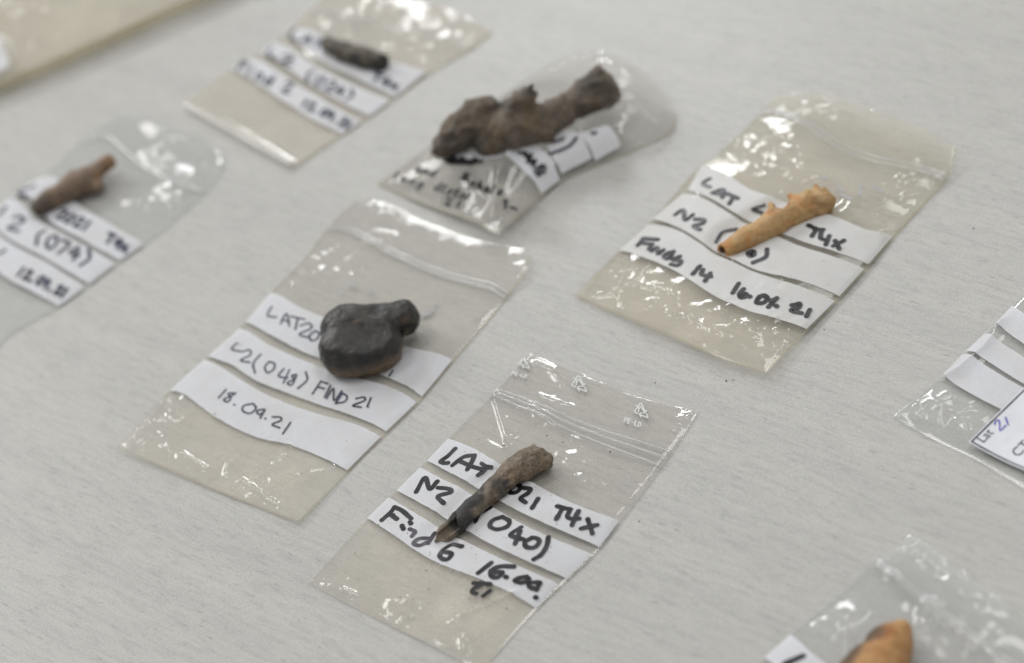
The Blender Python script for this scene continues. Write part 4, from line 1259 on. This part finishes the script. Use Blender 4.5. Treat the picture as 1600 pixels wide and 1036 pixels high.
    for x, y, r, w in ((555, 510, 45, .9), (690, 320, 26, .9), (880, 300, 30, .5), (1110, 215, 60, .75), (430, 490, 55, .55), (830, 250, 40, .5), (1060, 270, 40, .4), (920, 430, 30, .5)):
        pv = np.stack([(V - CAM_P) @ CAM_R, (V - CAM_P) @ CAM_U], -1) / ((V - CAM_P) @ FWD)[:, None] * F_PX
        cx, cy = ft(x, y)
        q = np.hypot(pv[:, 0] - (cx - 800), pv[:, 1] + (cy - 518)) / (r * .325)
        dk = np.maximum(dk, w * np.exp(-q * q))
    mat = bone_material('brown_toe_bone', (.094, .076, .059), (.178, .144, .110), (.035, .032, .031), (.160, .114, .068), 500.0, .45)
    finish('jointed_bone', V, Q, mat, 'big brown jointed bone in three knobbly pieces, on the bulging bag', 'bone',
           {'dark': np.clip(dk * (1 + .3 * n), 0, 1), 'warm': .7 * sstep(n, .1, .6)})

    # --- H: blurred orange bone, lower right
    h5 = crop(1180, 820, .2625)
    ht = lambda x, y: h5((x, y))[0]
    nodes = [node(*ht(560, 1180), 58, flat=.6), node(*ht(700, 900), 48, flat=.7), node(*ht(800, 730), 34, flat=.7), node(*ht(868, 630), 17, lift=.002)]
    lo, hi = bounds(nodes, .004); h = .0006
    P = field(lo, hi, h); mm = P * 1000
    F = chain(P, nodes, .003) + .0006 * fbm(mm / 6, 111, 3)
    F = smax(F, (.0012 - P[..., 2]), .0006)
    V, Q = nets(F, lo, h)
    n = fbm(V * 1000 / 6, 112, 4)
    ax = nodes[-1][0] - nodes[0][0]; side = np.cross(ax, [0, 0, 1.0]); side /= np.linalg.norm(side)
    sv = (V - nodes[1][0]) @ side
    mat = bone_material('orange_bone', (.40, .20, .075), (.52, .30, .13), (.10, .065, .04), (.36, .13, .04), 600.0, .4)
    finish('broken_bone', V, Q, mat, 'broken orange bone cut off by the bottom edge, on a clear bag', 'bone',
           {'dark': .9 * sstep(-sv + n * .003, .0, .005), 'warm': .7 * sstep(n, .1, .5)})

build_finds()

# ------------------------------------------------------------------ printed card on the clear bag
def build_card():
    g6 = crop(1380, 470, .28)
    c0 = np.array(at(*g6((475, 786))[0], .0035))
    c1 = np.array(at(*g6((786, 495))[0], .0040))
    ex = (c1 - c0) * np.array([1, 1, 0]); ex /= np.linalg.norm(ex)           # text direction, up the left edge
    c2_ = np.array(at(*g6((786, 945))[0], .0022))
    ey = (c2_ - c0) * np.array([1, 1, 0]); ey /= np.linalg.norm(ey)           # along the lower edge
    W_, D_ = .085, .055
    def S(a, b):
        """a along the text, b across (0..1 of each)"""
        a, b = np.asarray(a, float), np.asarray(b, float)
        # the lower edge sags in the middle, as a curled slip of paper
        x = c0[:2] + ex[:2] * (a * W_)[..., None] + ey[:2] * (b * D_)[..., None]
        z = .0034 + .0020 * np.sin(a * 2.4) - .0014 * np.sin(np.pi * np.clip(b / .55, 0, 1)) * (1 - a) + .003 * np.clip(b - .55, 0, 1)
        return np.concatenate([x, z[..., None]], -1)
    n1, n2 = 60, 50
    a, b = np.meshgrid(np.linspace(0, 1, n1), np.linspace(0, 1, n2), indexing='ij')
    top = S(a.ravel(), b.ravel())
    bot = top.copy(); bot[:, 2] -= .00028
    F = grid_faces(n1, n2, True).tolist() + (grid_faces(n1, n2) + n1 * n2).tolist()
    ring = [i * n2 for i in range(n1)] + [(n1 - 1) * n2 + j for j in range(1, n2)] + [i * n2 + n2 - 1 for i in range(n1 - 2, -1, -1)] + [j for j in range(n2 - 2, 0, -1)]
    N = n1 * n2
    for p, q in zip(ring, ring[1:] + ring[:1]):
        F.append((p, q, q + N, p + N))
    root = thing('paper_label', (c0[0], c0[1], .002), 'white card label with a black border reading Lat 21, on a clear bag', 'card')
    card = mesh_obj('card', np.concatenate([top, bot]), F, M_CARD, root, smooth=False)
    V, F = [], []
    m = .0007
    t = np.linspace(0, 1, 60)
    for aa, bb in ((m / W_ + (1 - 2 * m / W_) * t, np.full(60, m / D_)), (np.full(60, m / W_), m / D_ + (1 - 2 * m / D_) * t),
                   (m / W_ + (1 - 2 * m / W_) * t, np.full(60, 1 - m / D_)), (np.full(60, 1 - m / W_), m / D_ + (1 - 2 * m / D_) * t)):
        ribbon(V, F, S(aa, bb), .00055, .00008, 1)
    mesh_obj('printed_border', np.array(V), F, M_BLACK, root)

    def on_card(text, px, py, size, name):
        cu = bpy.data.curves.new('t', 'FONT'); cu.body = text; cu.size = size
        ob = bpy.data.objects.new('t', cu); scene.collection.objects.link(ob)
        dg = bpy.context.evaluated_depsgraph_get()
        me = bpy.data.meshes.new_from_object(ob.evaluated_get(dg))
        bpy.data.objects.remove(ob)
        p = at(px, py, .0035)
        a0 = (p - c0)[:2] @ ex[:2]; b0 = (p - c0)[:2] @ ey[:2]
        # the card's axes are close to square; text runs along ex, its foot towards ey
        V = np.array([v.co[:] for v in me.vertices])
        yy = np.array([ex[1], -ex[0]])
        xy = V[:, 0:1] * ex[:2] + V[:, 1:2] * (-yy)
        M2 = np.linalg.inv(np.stack([ex[:2], ey[:2]], -1))
        ab = (np.array([a0, b0])[:, None] + M2 @ xy.T).T
        P = S(ab[:, 0] / W_, ab[:, 1] / D_); P[:, 2] += .00010
        Fs = [tuple(pl.vertices) for pl in me.polygons]
        mesh_obj(name, P, Fs, M_BLACK, root, smooth=False)
    on_card('Lat', *g6((551, 793))[0], .0043, 'printed_text')
    on_card('CT:', *g6((735, 872))[0], .0049, 'printed_text')
    # blue ballpoint 21
    def strokes(sts, w, mat, name):
        V, F = [], []
        for k, st in enumerate(sts):
            pts = np.array(st, float)
            pts = catmull(pts, 8) if len(pts) > 2 else np.linspace(pts[0], pts[1], 10)
            p = at(pts[:, 0], pts[:, 1], np.full(len(pts), .0038))
            d = (p - c0)[:, :2]
            M2 = np.linalg.inv(np.stack([ex[:2], ey[:2]], -1))
            ab = (M2 @ d.T).T
            ribbon(V, F, S(ab[:, 0] / W_, ab[:, 1] / D_), w, .00012 + .000004 * k, k)
        mesh_obj(name, np.array(V), F, mat, root)
    strokes([g6((622, 690), (628, 672), (645, 668), (650, 690), (652, 718), (682, 692)), g6((683, 652), (697, 688))], .00055, M_BLUE, 'handwriting')
build_card()

# ------------------------------------------------------------------ soil crumbs
def build_crumbs():
    V, F = [], []
    def crumb(x, y, z, r):
        b = len(V)
        rr = r * (1 + .35 * RNG.normal(size=6).clip(-1, 1))
        for k, d in enumerate(((1, 0, 0), (-1, 0, 0), (0, 1, 0), (0, -1, 0), (0, 0, .8), (0, 0, -.8))):
            V.append((x + d[0] * rr[k], y + d[1] * rr[k], z + d[2] * rr[k] + r * .6))
        for f in ((0, 2, 4), (2, 1, 4), (1, 3, 4), (3, 0, 4), (2, 0, 5), (1, 2, 5), (3, 1, 5), (0, 3, 5)):
            F.append(tuple(b + i for i in f))
    A, B, C = SURF['A'], SURF['B'], SURF['C']
    for bag, n in ((A, 260), (B, 90), (C, 60)):
        u = RNG.uniform(.05, .95, n); v = RNG.uniform(.05, .75, n)
        for p in bag.S(u, v):
            crumb(p[0], p[1], p[2] + .0002, RNG.choice([.00010, .00014, .0002, .0003], p=[.5, .3, .15, .05]))
    for n in range(45):
        p = at(RNG.uniform(-100, 1700), RNG.uniform(100, 1050), 0)
        crumb(p[0], p[1], 0.0, RNG.choice([.00012, .0002, .0003], p=[.6, .3, .1]))
    for (px, py, r) in ((1023, 595, .0003), (1144, 591, .0003), (1287, 512, .0003), (788, 697, .0005), (855, 682, .0004), (880, 693, .0004), (606, 579, .0011), (612, 573, .0008), (1134, 592, .0004), (954, 708, .0006)):
        p = at(px, py, .001)
        crumb(p[0], p[1], .0012 if px < 960 else 0, r)
    n = len(V)
    o = mesh_obj('soil_crumbs', np.array(V), F, M_CRUMB, smooth=False, origin=(0, .6, 0), attrs={'dark': RNG.uniform(0, 1, n), 'warm': RNG.uniform(0, .5, n), 'grit': np.zeros(n)})
    o['kind'] = 'stuff'
    o['label'] = 'tiny soil crumbs scattered over the bags and the table'
build_crumbs()
